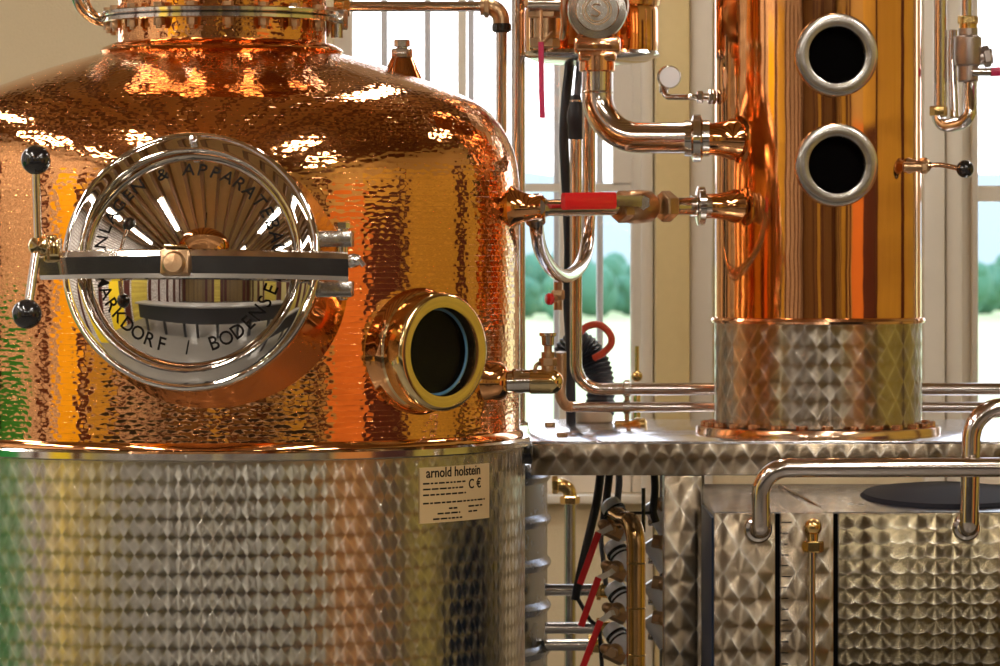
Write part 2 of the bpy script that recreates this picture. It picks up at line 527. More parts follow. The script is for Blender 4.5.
# side walls, as the polished copper mirrors them
struct('trim_8', MB().box((XR - .04, 2.9, 0), (XR, 4.75, 2.0)), 'orange')
d1 = struct('door_1', MB().box((XR - .05, 4.8, 0), (XR, 6.15, 1.95)), 'maroon')
MB().cyl((XR - .11, 4.95, 1.0), (XR - .05, 4.95, 1.0), .02).build('door_handle', 'satin', d1)
struct('trim_9', MB().box((XR - .03, 4.75, 1.97), (XR, 10.3, 2.6)), 'yellowwall')
struct('trim_10', MB().box((XR - .03, 6.2, 0), (XR, 10.3, 1.97)), 'yellowwall')
struct('trim_11', MB().box((XR - .06, 1.2, 0), (XR, 1.7, 2.6)), 'maroon')
struct('trim_12', MB().box((XR - .03, -.6, 0), (XR, 1.0, 2.6)), 'yellowwall')
struct('trim_61', MB().box((XR - .07, 6.2, 0), (XR, 6.36, 2.6)), 'maroon')
struct('trim_62', MB().box((XR - .07, 8.5, 0), (XR, 8.85, 2.6)), 'maroon')
d2 = struct('door_2', MB().box((XL, 4.5, 0), (XL + .05, 5.3, 2.4)), 'yellow')
MB().cyl((XL + .05, 4.6, 1.0), (XL + .11, 4.6, 1.0), .02).build('door_handle', 'satin', d2)
struct('trim_13', MB().box((XL, 6.3, 0), (XL + .06, 9.2, 1.3)), 'green')
struct('trim_14', MB().box((XL, 4.05, 0), (XL + .05, 4.4, 2.6)), 'maroon')
struct('trim_15', MB().box((XL, 2.6, 0), (XL + .04, 3.9, 2.6)), 'yellowwall')
k = 16
for x in (-3.9, -1.3, -.55, .45, .9, 3.1, 3.6):
    struct('trim_%d' % k, MB().box((x - .14, YF, 0), (x + .14, YF + .12, ZT)), 'maroon'); k += 1
struct('trim_%d' % k, MB().box((-.4, YF, 0), (.3, YF + .05, 2.6)), 'yellowwall'); k += 1
for y, w_ in ((7.25, .22), (5.68, .16), (2.2, .25), (1.1, .2), (-.3, .3), (-1.9, .5), (-3.4, .3)):
    struct('trim_%d' % k, MB().box((XL, y, 0), (XL + .06, y + w_, 2.7)), 'maroon'); k += 1
for y, w_ in ((-3.6, .3), (-2.2, .4), (-1.0, .2), (2.3, .3)):
    struct('trim_%d' % k, MB().box((XR - .06, y, 0), (XR, y + w_, 2.7)), 'maroon'); k += 1
for i in range(26):
    x = -3.95 + i * .315
    struct('trim_%d' % k, MB().box((x - .035, YF, ZT - .14), (x + .035, YB, ZT)), 'beam'); k += 1

# ceiling tube lamps (mirrored in copper and steel; some added to brighten the walls)
def lampf(i, x, y, L, alongx=False):
    t = thing('ceiling_lamp', 'lit ceiling tube lamp, among mirrored rows and added wall-brightening ones', 'lamp', (x, y, ZT - .22), 'ceiling tube lamps')
    d = V((L / 2, 0, 0)) if alongx else V((0, L / 2, 0))
    c = V((x, y, ZT - .27))
    s = V((.07, .0, 0)) if not alongx else V((0, .07, 0))
    a = c - d - s + V((0, 0, .02)); b = c + d + s + V((0, 0, .05))
    MB().box(a, b, .01).build('lamp_housing', 'paint', t)
    MB().cyl(c - d, c + d, .03, 12).build('lamp_tube', 'tube_on', t)
for i, (x, y, L) in enumerate([(-1.7, 2.2, 1.6), (.9, 2.2, 1.6), (-1.7, 5.2, 1.5), (1.0, 5.2, 1.5), (-.3, -1.2, 1.6), (2.6, 4.0, 1.5), (-3.2, 4.6, 1.5), (2.3, -1.5, 1.5), (-2.3, -1.6, 1.5)]):
    lampf(i, x, y, L)
for i, (x, y, L) in enumerate([(-1.7, 2.2, 1.6), (.9, 2.2, 1.6), (-1.7, 5.2, 1.5), (1.0, 5.2, 1.5), (-.3, -1.2, 1.6), (2.6, 4.0, 1.5), (-3.2, 4.6, 1.5), (2.3, -1.5, 1.5), (-2.3, -1.6, 1.5), (-2.6, 8.4, 1.5), (0.2, 8.9, 1.5), (2.3, 8.9, 1.5), (-3.2, 6.7, 1.5)]):  # trailing entries are added lamps, brightening the back and left walls
    if i > 8: lampf(i, x, y, L)
    li = bpy.data.lights.new('tube_light', 'AREA'); li.shape = 'RECTANGLE'; li.size = .12; li.size_y = L; li.energy = 34 if y < 8 else 14; li.color = (1, .92, .80)
    lo = bpy.data.objects.new('tube_light', li); lo.location = (x, y, ZT - .31); col.objects.link(lo)

# tasting bar and pendant facing the still, seen in the mirror of the manhole cover
t = thing('bar_counter', 'grey-topped black tasting bar mirrored in the round steel manhole cover', 'counter', (-.6, 4.2, 0))
MB().box((-3.3, 3.85, .98), (2.1, 4.5, 1.04), .01).build('counter_top', 'countertop', t)
MB().box((-3.2, 3.9, .48), (2.0, 4.4, .98)).build('counter_body', 'counter', t)
for x in (-2.9, -2.1, -1.4, -1.0, -.4, .2, .6, 1.3, 1.9):
    MB().box((x - .04, 4.3, 0), (x + .04, 4.38, .49)).build('leg', 'counter', t)
t = thing('pendant_lamp', 'ribbed copper dome pendant mirrored in the manhole cover', 'lamp', (-.75, 4.9, 2.5))
pd = MB()
pd.lathe((-.75, 4.9, 2.5), UP, [(.6 * math.cos(a), .42 * math.sin(a)) for a in [i * PI / 24 for i in range(12)]] + [(.03, .42)], 48)
pd.build('lamp_shade', 'copper', t)
MB().cyl((-.75, 4.9, 2.9), (-.75, 4.9, ZT), .012, 10).build('lamp_rod', 'black', t)

# outside
struct('meadow_ground', MB().add([(-400, 11.2, -.12), (400, 11.2, -.12), (400, 700, -.12), (-400, 700, -.12)], [(0, 1, 2, 3)]), 'grass')
hb = MB(); n = 80
vs = []
for i in range(n + 1):
    x = -500 + 1000 * i / n
    h = 11.5 + 1.4 * math.sin(i * .55) + .8 * math.sin(i * 1.3 + 1)
    vs += [(x, 420, -1), (x, 470, h), (x, 600, -1)]
fs = []
for i in range(n):
    for j in range(2):
        fs.append((i * 3 + j, i * 3 + 3 + j, i * 3 + 4 + j, i * 3 + 1 + j))
o = hb.add(vs, fs).build('distant_hill', 'hill'); o['kind'] = 'structure'
mb = MB()
for i in range(26):
    px = ([524 + 9 * j for j in range(14)] + [966 + 9 * j for j in range(8)] + [340, 400, 450, 490])[i]
    D = 100 + random.uniform(-8, 8)
    r = S(random.uniform(17, 23), D)
    c = P(px, 284 + random.uniform(-8, 8), D); c.z = max(c.z, r * 1.1 - .12) if i % 2 else r * 1.1 - .12
    mb.ball(c, r, 14, 1.2)
    for j in range(7):
        mb.ball(c + V((random.uniform(-1, 1) * r * .7, random.uniform(-1, 1) * r * .7, random.uniform(-.4, 1) * r)), r * random.uniform(.4, .65), 10)
o = mb.build('meadow_foliage', 'leaf'); o['kind'] = 'stuff'; tag(o, 'blurred green shrubbery on the meadow outside the windows', 'shrubbery')
# vertical slats of the facade outside the window
for i, px in enumerate([340, 384, 427.5, 471, 514.5, 557, 600, 643]):
    D = 10.95
    a = P(px - 3.2, 0, D); b = P(px + 3.2, 0, D)
    o = MB().box((a.x, D, -.12), (b.x, D + .06, 3.6), .004).build('facade_slat', 'slat')
    who = {0: 'grey outdoor slat just right of the still neck flange', 1: 'grey outdoor slat left of the small relief valve on the dome', 2: 'grey outdoor slat right of the small relief valve on the dome',
           3: 'grey outdoor slat beside the cream window mullion, left of the vent pipe', 4: 'grey outdoor slat behind the tall brown riser pipe', 5: 'grey outdoor slat below the red hanging lever',
           6: 'grey outdoor slat behind the elbow pipe from the condenser', 7: 'grey outdoor slat at the right edge of the middle window'}[i]
    tag(o, who, 'slat', 'facade slats')

# ================================================================== POT STILL
PD = 7.73; PX = (222 - 500) / F * PD; PS = F / PD
def pz(py): return ZC - (py - HY) / PS
pot = thing('pot_still', 'large hammered copper pot still with steel jacket and round manhole', 'still', (PX, PD, 0))
axis0 = V((PX, PD, 0))
prof_ = [(298, 436), (298, 400), (298, 340), (298, 280), (298, 230), (298, 200), (297.3, 182), (295.5, 166), (292, 151), (286, 137), (279, 125.5), (270, 114.5), (258, 105), (244, 97.3), (225, 89), (200, 79.5), (175, 70.5), (150, 62.6), (130, 57), (112, 52.5), (103, 50.5)]
body = MB().lathe(axis0, UP, [(r / PS, pz(y)) for r, y in prof_], 160).build('copper_body', 'copper_ham', pot, sharp=60)
RZ = pz(437)
jr = 303 / PS
MB().lathe(axis0, UP, [(jr, .32), (jr, RZ - .012)], 160).build('steel_jacket', 'jacket', pot)
MB().lathe(axis0, UP, [(.05, .12), (.35, .18), (jr - .05, .26), (jr, .32)], 96, cap0=True).build('jacket_bottom', 'satin', pot)
MB().lathe(axis0, UP, [(297 / PS, RZ + .004), (307 / PS, RZ + .003), (309 / PS, RZ - .001), (309 / PS, RZ - .013), (306 / PS, RZ - .016), (303 / PS, RZ - .016)], 160).build('rim_band', 'steel', pot)
MB().lathe(axis0, UP, [(298 / PS, RZ + .004), (302 / PS, RZ + .0045), (301 / PS, RZ + .012), (298 / PS, RZ + .018)], 160).build('copper_bead', 'copper', pot)
for a in (.5, 2.6, 4.7):
    p = axis0 + V((math.cos(a) * .52, math.sin(a) * .52, 0))
    MB().cyl(p, p + UP * .33, .03).build('leg', 'satin', pot)
# small dark lug at the right edge of the rim
MB().obox(P(525.5, 453, 7.71), RT, FW, UP, .028, .07, .042, .004).build('rim_lug', 'black', pot)
# neck
nk = [(104, 52), (104, -40), (112, -70), (150, -140), (160, -190), (140, -240), (60, -280)]
MB().lathe(axis0, UP, [(r / PS, pz(y)) for r, y in nk], 96).build('neck', 'copper_ham', pot, sharp=60)
MB().lathe(axis0, UP, [(103 / PS, pz(43)), (111 / PS, pz(45)), (119 / PS, pz(49)), (121.5 / PS, pz(52)), (119 / PS, pz(55)), (108 / PS, pz(57)), (103 / PS, pz(56))], 96).build('neck_lip', 'copper', pot)
fl = MB()
for ya, yb in ((12.5, 17.5), (19, 24)):
    fl.lathe(axis0, UP, [(104 / PS, pz(yb)), (118.5 / PS, pz(yb)), (119.5 / PS, pz(yb - 1)), (119.5 / PS, pz(ya + 1)), (118.5 / PS, pz(ya)), (104 / PS, pz(ya))], 96)
fl = fl.build('neck_flange', 'steel', pot)
MB().lathe(axis0, UP, [(104 / PS, pz(19)), (117 / PS, pz(19)), (117 / PS, pz(17.5)), (104 / PS, pz(17.5))], 64).build('flange_gasket', 'black', pot)
for i in range(20):
    a = 2 * PI * (i + .4) / 20
    p = axis0 + V((math.cos(a), math.sin(a), 0)) * (112.5 / PS)
    MB().lathe(p, UP, [(.006, pz(34)), (.006, pz(31)), (.011, pz(31)), (.011, pz(24)), (.006, pz(24)), (.006, pz(12.5)), (.011, pz(12.5)), (.011, pz(8.5)), (0, pz(8))], 6, cap0=True).build('bolt', 'bronze', pot)
# bent tube at the left of the flange
hd = MB()
for dx, dd in ((0, 0), (9, .05)):
    hd.tube(spline([P(74 + dx, -30, 7.70 + dd), P(75 + dx, -6, 7.70 + dd), P(82 + dx * .8, 10, 7.71 + dd), P(96 + dx * .4, 20, 7.72 + dd), P(112, 23, 7.73 + dd)], 6), S(5, PD), 14)
hd.build('lifting_handle', 'steel', pot)
cl = MB()
cl.hexnut(P(340, 10, 7.7), P(340, 30, 7.7), .016).cyl(P(337, 24, 7.68), P(337, 38, 7.68), .012, 12).obox(P(336, 20, 7.70), RT, FW, UP, .03, .03, .016, .003)
cl.build('flange_clamp', 'satin', pot)

# ---- manhole
az, el = math.radians(-6), math.radians(9.5)
mA = V((math.sin(az) * math.cos(el), -math.cos(az) * math.cos(el), math.sin(el)))
mR = V((math.cos(az), math.sin(az), 0))
mU = mR.cross(mA) * -1
if mU.z < 0: mU = -mU
mC = P(191, 261, 6.98)
def ml(x, y, h): return mC + mR * x + mU * y + mA * h
MB().lathe(mC, mA, [(.262, -.36), (.256, -.24), (.250, -.2), (.240, -.1), (.233, -.02)], 96).build('manhole_neck', 'copper', pot)
rg = MB().lathe(mC, mA, [(.196, -.02), (.197, .006), (.199, .014), (.2015, .0185), (.2045, .0205), (.208, .0205), (.211, .019), (.224, .0125), (.2295, .0085), (.231, .0085), (.2335, .010), (.237, .0095), (.240, .006), (.241, .001), (.241, -.016), (.239, -.024), (.232, -.026)], 128).build('manhole_ring', 'mirror', pot, sharp=50)
MB().lathe(mC, mA, [(.196, .002), (.2, .0135), (.203, .0155), (.2045, .0165)], 96).build('ring_gasket', 'black', rg)
MB().obox(ml(.002, .222, .022), mR, mU, mA, .014, .017, .012, .002).build('ring_clip', 'chrome', rg)
Rc, rc = .37, .1965
hc = Rc - math.sqrt(Rc * Rc - rc * rc)
def caph(r): return .006 + math.sqrt(max(Rc * Rc - r * r, 0)) - (Rc - hc)
cov = MB().lathe(mC, mA, [(rc * math.sin(i / 40 * PI / 2), caph(rc * math.sin(i / 40 * PI / 2))) for i in range(40, -1, -1)], 128).build('manhole_cover', 'mirror', pot, sharp=80)
# lettering round the cover
lt = MB()
def ring_text(s, rbase, a_mid, step, size, top):
    n = len(s)
    for i, ch in enumerate(s):
        if ch == ' ': continue
        off = (i - (n - 1) / 2) * step
        a = a_mid - off if top else a_mid + off
        vs, fs = text2d(ch, size, .0002, .0005)
        er = V((math.cos(a), math.sin(a))); et = V((math.sin(a), -math.cos(a)))
        if not top: er_, et_ = -er, -et
        else: er_, et_ = er, et
        out = []
        for q in vs:
            p = er * rbase + et_ * q.x + er_ * (q.y - size * .36)
            r = p.length
            out.append(ml(p.x, p.y, caph(min(r, rc)) + q.z + .0004))
        lt.add(out, fs)
ring_text('MARKDORF / BODENSEE', .163, -PI / 2 + .02, .150, .034, False)
ring_text('ANLAGEN & APPARATEBAU', .168, PI / 2 + .03, .150, .034, True)
lt.build('cover_lettering', 'ink', cov, smooth=False)
# clamp bar across the cover
pts = []
for i in range(25):
    x = -.262 + (.30 + .262) * i / 24
    pts.append(ml(x, -.020 + .0 * x, .062 + .034 * (1 - (x / .29) ** 2)))
cb = MB().bar(pts, V((0, -.15, 1)), .050, .028).build('clamp_bar', 'steel', pot, sharp=18)
bs = MB().obox(ml(-.006, -.022, .114), mR, mU, mA, .052, .046, .03, .004)
bs.lathe(ml(-.006, -.026, .122), mA, [(.02, 0), (.022, .004), (.022, .014), (.017, .02), (0, .022)], 28)
bs.build('clamp_boss', 'bronze', cb)
MB().obox(ml(-.006, .006, .118), mR, mU, mA, .042, .006, .028, .002).build('boss_pad', 'gold', cb)
# lever with two black balls
lv = MB()
e = P(38, 246, 6.86)
lv.lathe(e + V((0, .05, 0)), (0, -1, 0), [(.011, 0), (.019, .004), (.019, .04), (.016, .046), (.009, .048), (.009, .056), (0, .058)], 28)
lv.obox(P(53, 250, 6.93), RT, FW, UP, .03, .05, .046, .006)
lv.obox(P(49, 238, 6.92), RT, FW, UP, .026, .03, .012, .003)
lv = lv.build('clamp_nut', 'gold', pot)
MB().cyl(P(36, 172, 6.87), P(38, 238, 6.87), .0075, 16).cyl(P(36, 254, 6.86), P(29, 302, 6.84), .0085, 16).build('lever_rod', 'steel', lv)
for px, py, D in ((36, 160, 6.87), (27, 314, 6.83)):
    MB().ball(P(px, py, D), S(15, D), 32).build('lever_knob', 'black', lv)
# hinge on the right
for ya, yb in ((231, 247), (281, 297)):
    hp = MB().obox(P(335, (ya + yb) / 2, 7.03), RT, FW, UP, S(36, 7.03), .12, S(yb - ya, 7.03), .003)
    hp = hp.build('hinge_plate', 'satin', pot)
MB().cyl(P(342, 228, 7.0), P(342, 300, 7.0), .011, 18, ch=.002).hexnut(P(342, 222, 7.0), P(342, 229, 7.0), .015).build('hinge_pin', 'steel', pot)
MB().lathe(P(345, 262, 6.98), (.6, -.8, .1), [(.012, 0), (.013, .03), (.010, .04), (.004, .044), (0, .045)], 20).tube([P(350, 262, 6.96), P(358, 258, 6.95), P(364, 266, 6.95)], .005, 10).build('hinge_bolt', 'chrome', pot)

# ---- sight glass on the pot
def sight(parent, base, ax, rings, glass_r, glass_h, seg=64, ring='gold', well_h=None, gasket=False):
    o = MB().lathe(base, ax, rings, seg).build('sight_glass_ring', ring, parent)
    MB().lathe(base, ax, [(glass_r * 1.06, glass_h), (glass_r * .5, glass_h), (0, glass_h)], seg).build('glass_pane', 'sight', o)
    h = well_h if well_h is not None else glass_h - .02
    MB().lathe(base, ax, [(glass_r * 1.05, glass_h - .003), (glass_r * 1.05, h), (0, h)], seg).build('well_shade', 'well', o)  # black cup paints in the dark inside, ahead of the shell
    if gasket:
        MB().lathe(base, ax, [(glass_r * .97, glass_h - .001), (glass_r * .97, glass_h + .001), (glass_r * 1.03, glass_h + .002)], seg).build('glass_gasket', 'gasket', o)
    return o
fa = math.radians(43)
sa = V((math.sin(fa), -math.cos(fa), 0))
sb = V((PX + (298 / PS) * math.sin(fa), PD - (298 / PS) * math.cos(fa), pz(345.5))) + sa * .006
MB().lathe(sb, sa, [(.150, -.06), (.138, -.035), (.127, -.016), (.121, -.004), (.117, .006), (.110, .012)], 64).build('sight_glass_neck', 'copper', pot)
sight(pot, sb, sa, [(.105, .0), (.112, .004), (.114, .009), (.111, .013), (.111, .016), (.1135, .019), (.1135, .056), (.110, .061), (.105, .063), (.085, .060), (.083, .054), (.083, .030)], .082, .034, 72, 'gold', .012, True)
# ---- pot side nozzles
def radial(py, phi, extra=0.0):
    r = 298 / PS + extra
    return V((PX + r * math.sin(phi), PD - r * math.cos(phi), pz(py)))
phi1 = math.radians(77)
na1 = V((math.sin(phi1), -math.cos(phi1), 0))
n1 = radial(208, phi1)
phi = math.radians(72)
na = V((math.sin(phi), -math.cos(phi), 0))
MB().lathe(n1, na1, [(.062, -.02), (.048, -.006), (.036, .01), (.028, .03), (.024, .05), (.024, .062)], 32).build('vapour_nozzle', 'copper', pot)
phi2 = math.radians(65)
na2 = V((1, -.12, 0)).normalized()
n2 = radial(377.5, phi2)
MB().lathe(n2, na2, [(.062, -.05), (.050, -.02), (.042, .0), (.038, .018), (.032, .028), (.024, .032)], 32).build('drain_nozzle', 'copper', pot)
# ---- relief valve on the dome
q = P(402, 73, PD + .02)
rv = MB().lathe(q, UP, [(.05, -.03), (.036, .0), (.028, .018), (.023, .030)], 24).build('relief_valve_boss', 'copper', pot)
MB().hexnut(q + UP * .026, q + UP * .05, .0215).cyl(q + UP * .05, q + UP * .054, .011, 12).hexnut(q + UP * .053, q + UP * .068, .0165).build('relief_valve_cap', 'satin', rv)

# ---- name plate, bent round the jacket
def on_jacket(x, z, out): # x metres along the arc from plate centre
    a = math.radians(51.8) + x / jr
    r = jr + out
    return V((PX + r * math.sin(a), PD - r * math.cos(a), z))
PCZ = 1.6 - (493.5 - HY) / F * (PD - jr * math.cos(math.radians(51)))
PW, PH = .214, .107
vs = []; fs = []; n = 16
for i in range(n + 1):
    x = -PW / 2 + PW * i / n
    vs += [on_jacket(x, PCZ - PH / 2, .0), on_jacket(x, PCZ + PH / 2, .0), on_jacket(x, PCZ + PH / 2, .002), on_jacket(x, PCZ - PH / 2, .002)]
for i in range(n):
    for j in range(4):
        k2 = (j + 1) % 4
        fs.append((i * 4 + j, i * 4 + k2, i * 4 + 4 + k2, i * 4 + 4 + j))
fs += [(0, 1, 2, 3), (n * 4, n * 4 + 3, n * 4 + 2, n * 4 + 1)]
npl = MB().add(vs, fs).build('name_plate', 'plate', pot)
nt = MB()
def ptext(s, x, z, size, bold=0):
    vs, fs = text2d(s, size, bold, .0003)
    nt.add([on_jacket(q.x + x, PCZ + z + q.y, .0023 + q.z) for q in vs], fs)
ptext('arnold holstein', -.010, .034, .027, .0004)
ptext('C', .040, .008, .026, .0004); ptext('\u20ac', .066, .008, .026, .0004)
def dashes(x0, x1, z, h):
    x = x0
    while x < x1 - .004:
        w = min(random.uniform(.006, .020), x1 - x)
        a, b = x, x + w
        pts = [on_jacket(a + (b - a) * i / 3, PCZ + z + dz, .0024) for dz in (0, h) for i in range(4)]
        nt.add(pts, [(i, i + 1, i + 5, i + 4) for i in range(3)])
        x = b + .003
for x0, x1, z in ((-.10, .022, .021), (-.10, .014, .010), (-.10, .022, -.001), (-.10, .088, -.017), (-.03, .0, -.029), (.03, .085, -.028), (-.062, .004, -.038), (.03, .06, -.038), (-.074, .01, -.048)):
    dashes(x0, x1, z, .0032)
nt.build('plate_lettering', 'ink', npl, smooth=False)

# ================================================================== WORK TABLE
TD = 7.76; TZ = 1.6 - (441 - HY) / F * TD; TB = 1.6 - (475.5 - HY) / F * TD
x0 = (531 - 500) / F * TD; x1 = 1.35
tb = thing('steel_table', 'long stainless table carrying the copper column, swirl-ground front apron', 'table', ((x0 + x1) / 2, 8.1, 0))
MB().box((x0, TD, TZ - .006), (x1, 8.75, TZ), .002).build('table_top', 'top', tb)
ap = MB().box((x0, TD + .001, TB), (x1, TD + .02, TZ - .005), .002)
ap.build('apron', 'turned', tb)
MB().box((x0, 8.72, TB), (x1, 8.74, TZ - .006)).box((x0, TD + .02, TB), (x0 + .015, 8.72, TZ - .006)).build('rear_apron', 'satin', tb)
a = P(664, 470, TD); b = P(702, 470, TD)
MB().box((a.x, TD + .003, 0), (b.x, TD + .075, TB), .003).build('leg', 'turned', tb)
MB().box((1.24, TD + .003, 0), (1.31, TD + .075, TB), .003).build('leg', 'turned', tb)
MB().box((P(683, 0, 8.69).x, 8.66, 0), (P(704, 0, 8.69).x, 8.72, TB), .003).build('leg', 'turned', tb)
MB().box((1.24, 8.66, 0), (1.31, 8.72, TB), .003).build('leg', 'turned', tb)
for px, py, D in ((550, 426, 8.4), (562, 437, 7.92)):
    c = V(((px - 500) / F * D, D, TZ))
    MB().hexnut(c, c + UP * .009, .012).build('bolt', 'bronze', tb)

# ================================================================== COLUMN
CD = 8.06; CX = (818 - 500) / F * CD; CS = F / CD
def cz(py): return ZC - (py - HY) / CS
cm = thing('rectifying_column', 'tall polished copper column with two dark portholes on a steel base', 'column', (CX, CD, TZ))
c0 = V((CX, CD, 0))
cr = 103 / CS
MB().lathe(c0, UP, [(cr, cz(317)), (cr, cz(200)), (cr, cz(100)), (cr, cz(0)), (cr, cz(-180)), (cr * .6, cz(-250)), (.05, cz(-280))], 128).build('copper_shell', 'copper', cm)
MB().lathe(c0, UP, [(cr - .002, cz(323)), (cr + .006, cz(322.5)), (cr + .0085, cz(320)), (cr + .006, cz(317.5)), (cr - .002, cz(316.5))], 128).build('collar', 'copper_tube', cm)
MB().lathe(c0, UP, [(cr + .001, TZ + .02), (cr + .001, cz(322))], 128).build('steel_base', 'basepl', cm)
fr = 122 / CS
MB().lathe(c0, UP, [(cr, TZ), (fr, TZ), (fr, TZ + .015), (fr - .002, TZ + .018), (cr, TZ + .018)], 128).build('base_flange', 'flange', cm)
for i in range(28):
    a = 2 * PI * i / 28
    p = c0 + V((math.cos(a), math.sin(a), 0)) * (112 / CS) + UP * (TZ + .018)
    MB().hexnut(p, p + UP * .009, .0115).build('bolt', 'copper_tube', cm)
ph = math.radians(4.2)
pa = V((math.sin(ph), -math.cos(ph), 0))
for py in (55, 165):
    b0 = V((CX + cr * pa.x, CD + cr * pa.y, cz(250 + (py - 250) * .97)))
    R = 41.5 / (F / 7.8)
    MB().lathe(b0, pa, [(R * .96, -.03), (R * .96, .014)], 64).build('porthole_neck', 'copper', cm)
    sight(cm, b0, pa, [(R * .9, .012), (R, .012), (R * 1.01, .016), (R * 1.01, .028), (R * .985, .034), (R * .9, .037), (R * .70, .034), (R * .665, .030), (R * .655, .018)], R * .66, .022, 72, 'satin', .003)
# stubs on the left of the column
def cstub(py, D, r, name='nozzle'):
    a = P(706, py, D)
    o = MB().lathe(a, (1, .3, 0), [(r, -.006), (r, .012), (r * 1.06, .03), (r * 1.16, .045), (r * 1.36, .06), (r * 1.4, .13)], 32).build(name, 'copper', cm)
    return o
cstub(139, 7.94, .034); cstub(206, 7.925, .026)
# sampling tap on the right
tp = thing('sampling_tap', 'small bronze sampling tap with black ball on the right of the column', 'tap', P(905, 167, CD - .12))
phs = math.radians(55)
ta = V((math.sin(phs), -math.cos(phs), 0))
tbs = V((CX, CD, cz(167))) + ta * (cr + .001)
MB().lathe(tbs, ta, [(.017, 0), (.013, .012), (.010, .02), (.013, .026), (.013, .045), (.008, .05)], 20).hexnut(tbs + ta * .026, tbs + ta * .044, .016).build('tap_body', 'bronze', tp)
e = tbs + ta * .046
MB().cyl(P(903, 167, e.y), P(928, 167, e.y), .010, 16, ch=.002).hexnut(P(921, 167, e.y), P(927, 167, e.y), .014).build('tap_barrel', 'bronze', tp)
MB().tube(spline([P(926, 166, e.y), P(940, 165, e.y), P(952, 167, e.y), P(960, 169, e.y)], 6), .0055, 12).build('tap_spindle', 'copper_tube', tp)
MB().ball(P(965, 169, e.y), S(9, e.y), 24).build('tap_knob', 'black', tp)

# ================================================================== STORAGE TANK (lower right)
KD = 7.35; KX = (714 - 500) / F * KD; KZ = 1.6 - (512 - HY) / F * KD; KX1 = 1.25
KB = 7.74
def kx(px): return (px - 500) / F * KD
def kz(py): return ZC - (py - HY) / F * KD
tk = thing('steel_tank', 'low square stainless tank with swirl-ground panels under the table', 'tank', ((KX + KX1) / 2, 7.55, 0))
MB().box((KX, KD + .004, .12), (KX1, KB, KZ - .004)).build('tank_body', 'satin', tk)
MB().add([(KX, KD, KZ), (KX1, KD, KZ), (KX1, KB, KZ + .03), (KX, KB, KZ + .03), (KX, KD, KZ - .006), (KX1, KD, KZ - .006), (KX1, KB, KZ - .006), (KX, KB, KZ - .006)],
         [(0, 1, 2, 3), (4, 7, 6, 5), (0, 4, 5, 1), (1, 5, 6, 2), (2, 6, 7, 3), (3, 7, 4, 0)]).build('tank_roof', 'roofst', tk, smooth=False)
MB().box((KX, KD - .004, .12), (kx(775), KD + .004, KZ - .002), .002).build('side_panel', 'turned', tk)
MB().box((kx(838), KD - .006, .12), (KX1, KD + .004, KZ - .002), .002).build('front_panel', 'scales', tk)
MB().box((KX - .004, KD + .01, .12), (KX - .0005, KB - .01, KZ - .012)).build('side_shade_sheet', 'blue', tk)  # thin sheet coloured with the bluish shade on the tank's side
for x in (KX + .05, KX1 - .05):
    for y in (KD + .06, KB - .06):
        MB().cyl((x, y, 0), (x, y, .13), .02).build('leg', 'satin', tk)
gp = MB().box((kx(780), KD - .010, .12), (kx(833), KD + .003, KZ - .001), .002).build('gauge_plate', 'turned', tk)
gm = MB()
for i in range(24):
    z = KZ - .02 - i * .021
    gm.box((kx(781), KD - .0108, z), (kx(788 if i % 5 else 791), KD - .0100, z + .0018))
gm.build('scale_marks', 'ink', gp, smooth=False)
MB().box((kx(775.5), KD - .002, .12), (kx(779.5), KD + .003, KZ - .003)).build('gap_shade', 'well', tk)  # near-black strips put the shade between panels into colour
MB().box((kx(833.5), KD - .002, .12), (kx(837.5), KD + .003, KZ - .003)).build('gap_shade', 'well', tk)
gc = P(813, 540, KD - .04)
gv = MB().ball(P(813, 527, KD - .035), .017, 24).cyl(P(813, 534, KD - .035), P(813, 546, KD - .035), .010, 16)
gv.hexnut(P(813, 541, KD - .035), P(813, 552, KD - .035), .021).cyl(P(813, 545, KD - .035), P(813, 545, KD), .009, 12)
gv = gv.build('gauge_fitting', 'brass', gp)
MB().cyl(P(812, 551, KD - .035), P(812, 690, KD - .035), .0065, 14).build('gauge_tube', 'warm', gv)
# black disc painting in the dark reflection on the roof
lc = V((kx(960), 7.56, KZ + .008))
MB().lathe(lc, (0, -.07, 1), [(.17, .0), (.172, .004), (.172, .010), (.166, .016), (.1, .026), (0, .030)], 64).build('roof_reflection', 'roof_dark', tk)
MB().tube([P(780, 486, 7.70), P(806, 500, 7.5), P(820, 508, 7.42)], .004, 8).build('roof_rod', 'steel', tk)
# handrails
rr = S(9.6, 7.3)
for nm, base, pth, rad in (
    (0, (758, 529), [P(761, 529, 7.34), P(761, 529, 7.285), P(761, 468, 7.27), P(1110, 467, 7.27)], [.012, .05]),
    (1, (966, 527), [P(969, 527, 7.35), P(969, 527, 7.325), P(972, 409, 7.325), P(1110, 402, 7.325)], [.012, .06])):
    h = MB().tube(fillet(pth, rad, 10), rr, 20).build('handrail', 'warm', tk)
    r0 = P(base[0], base[1], KD - .004)
    MB().lathe(r0, (0, -1, 0), [(.026, 0), (.027, .004), (.024, .009), (.018, .011), (.018, .014)], 32).build('rosette', 'steel', h)

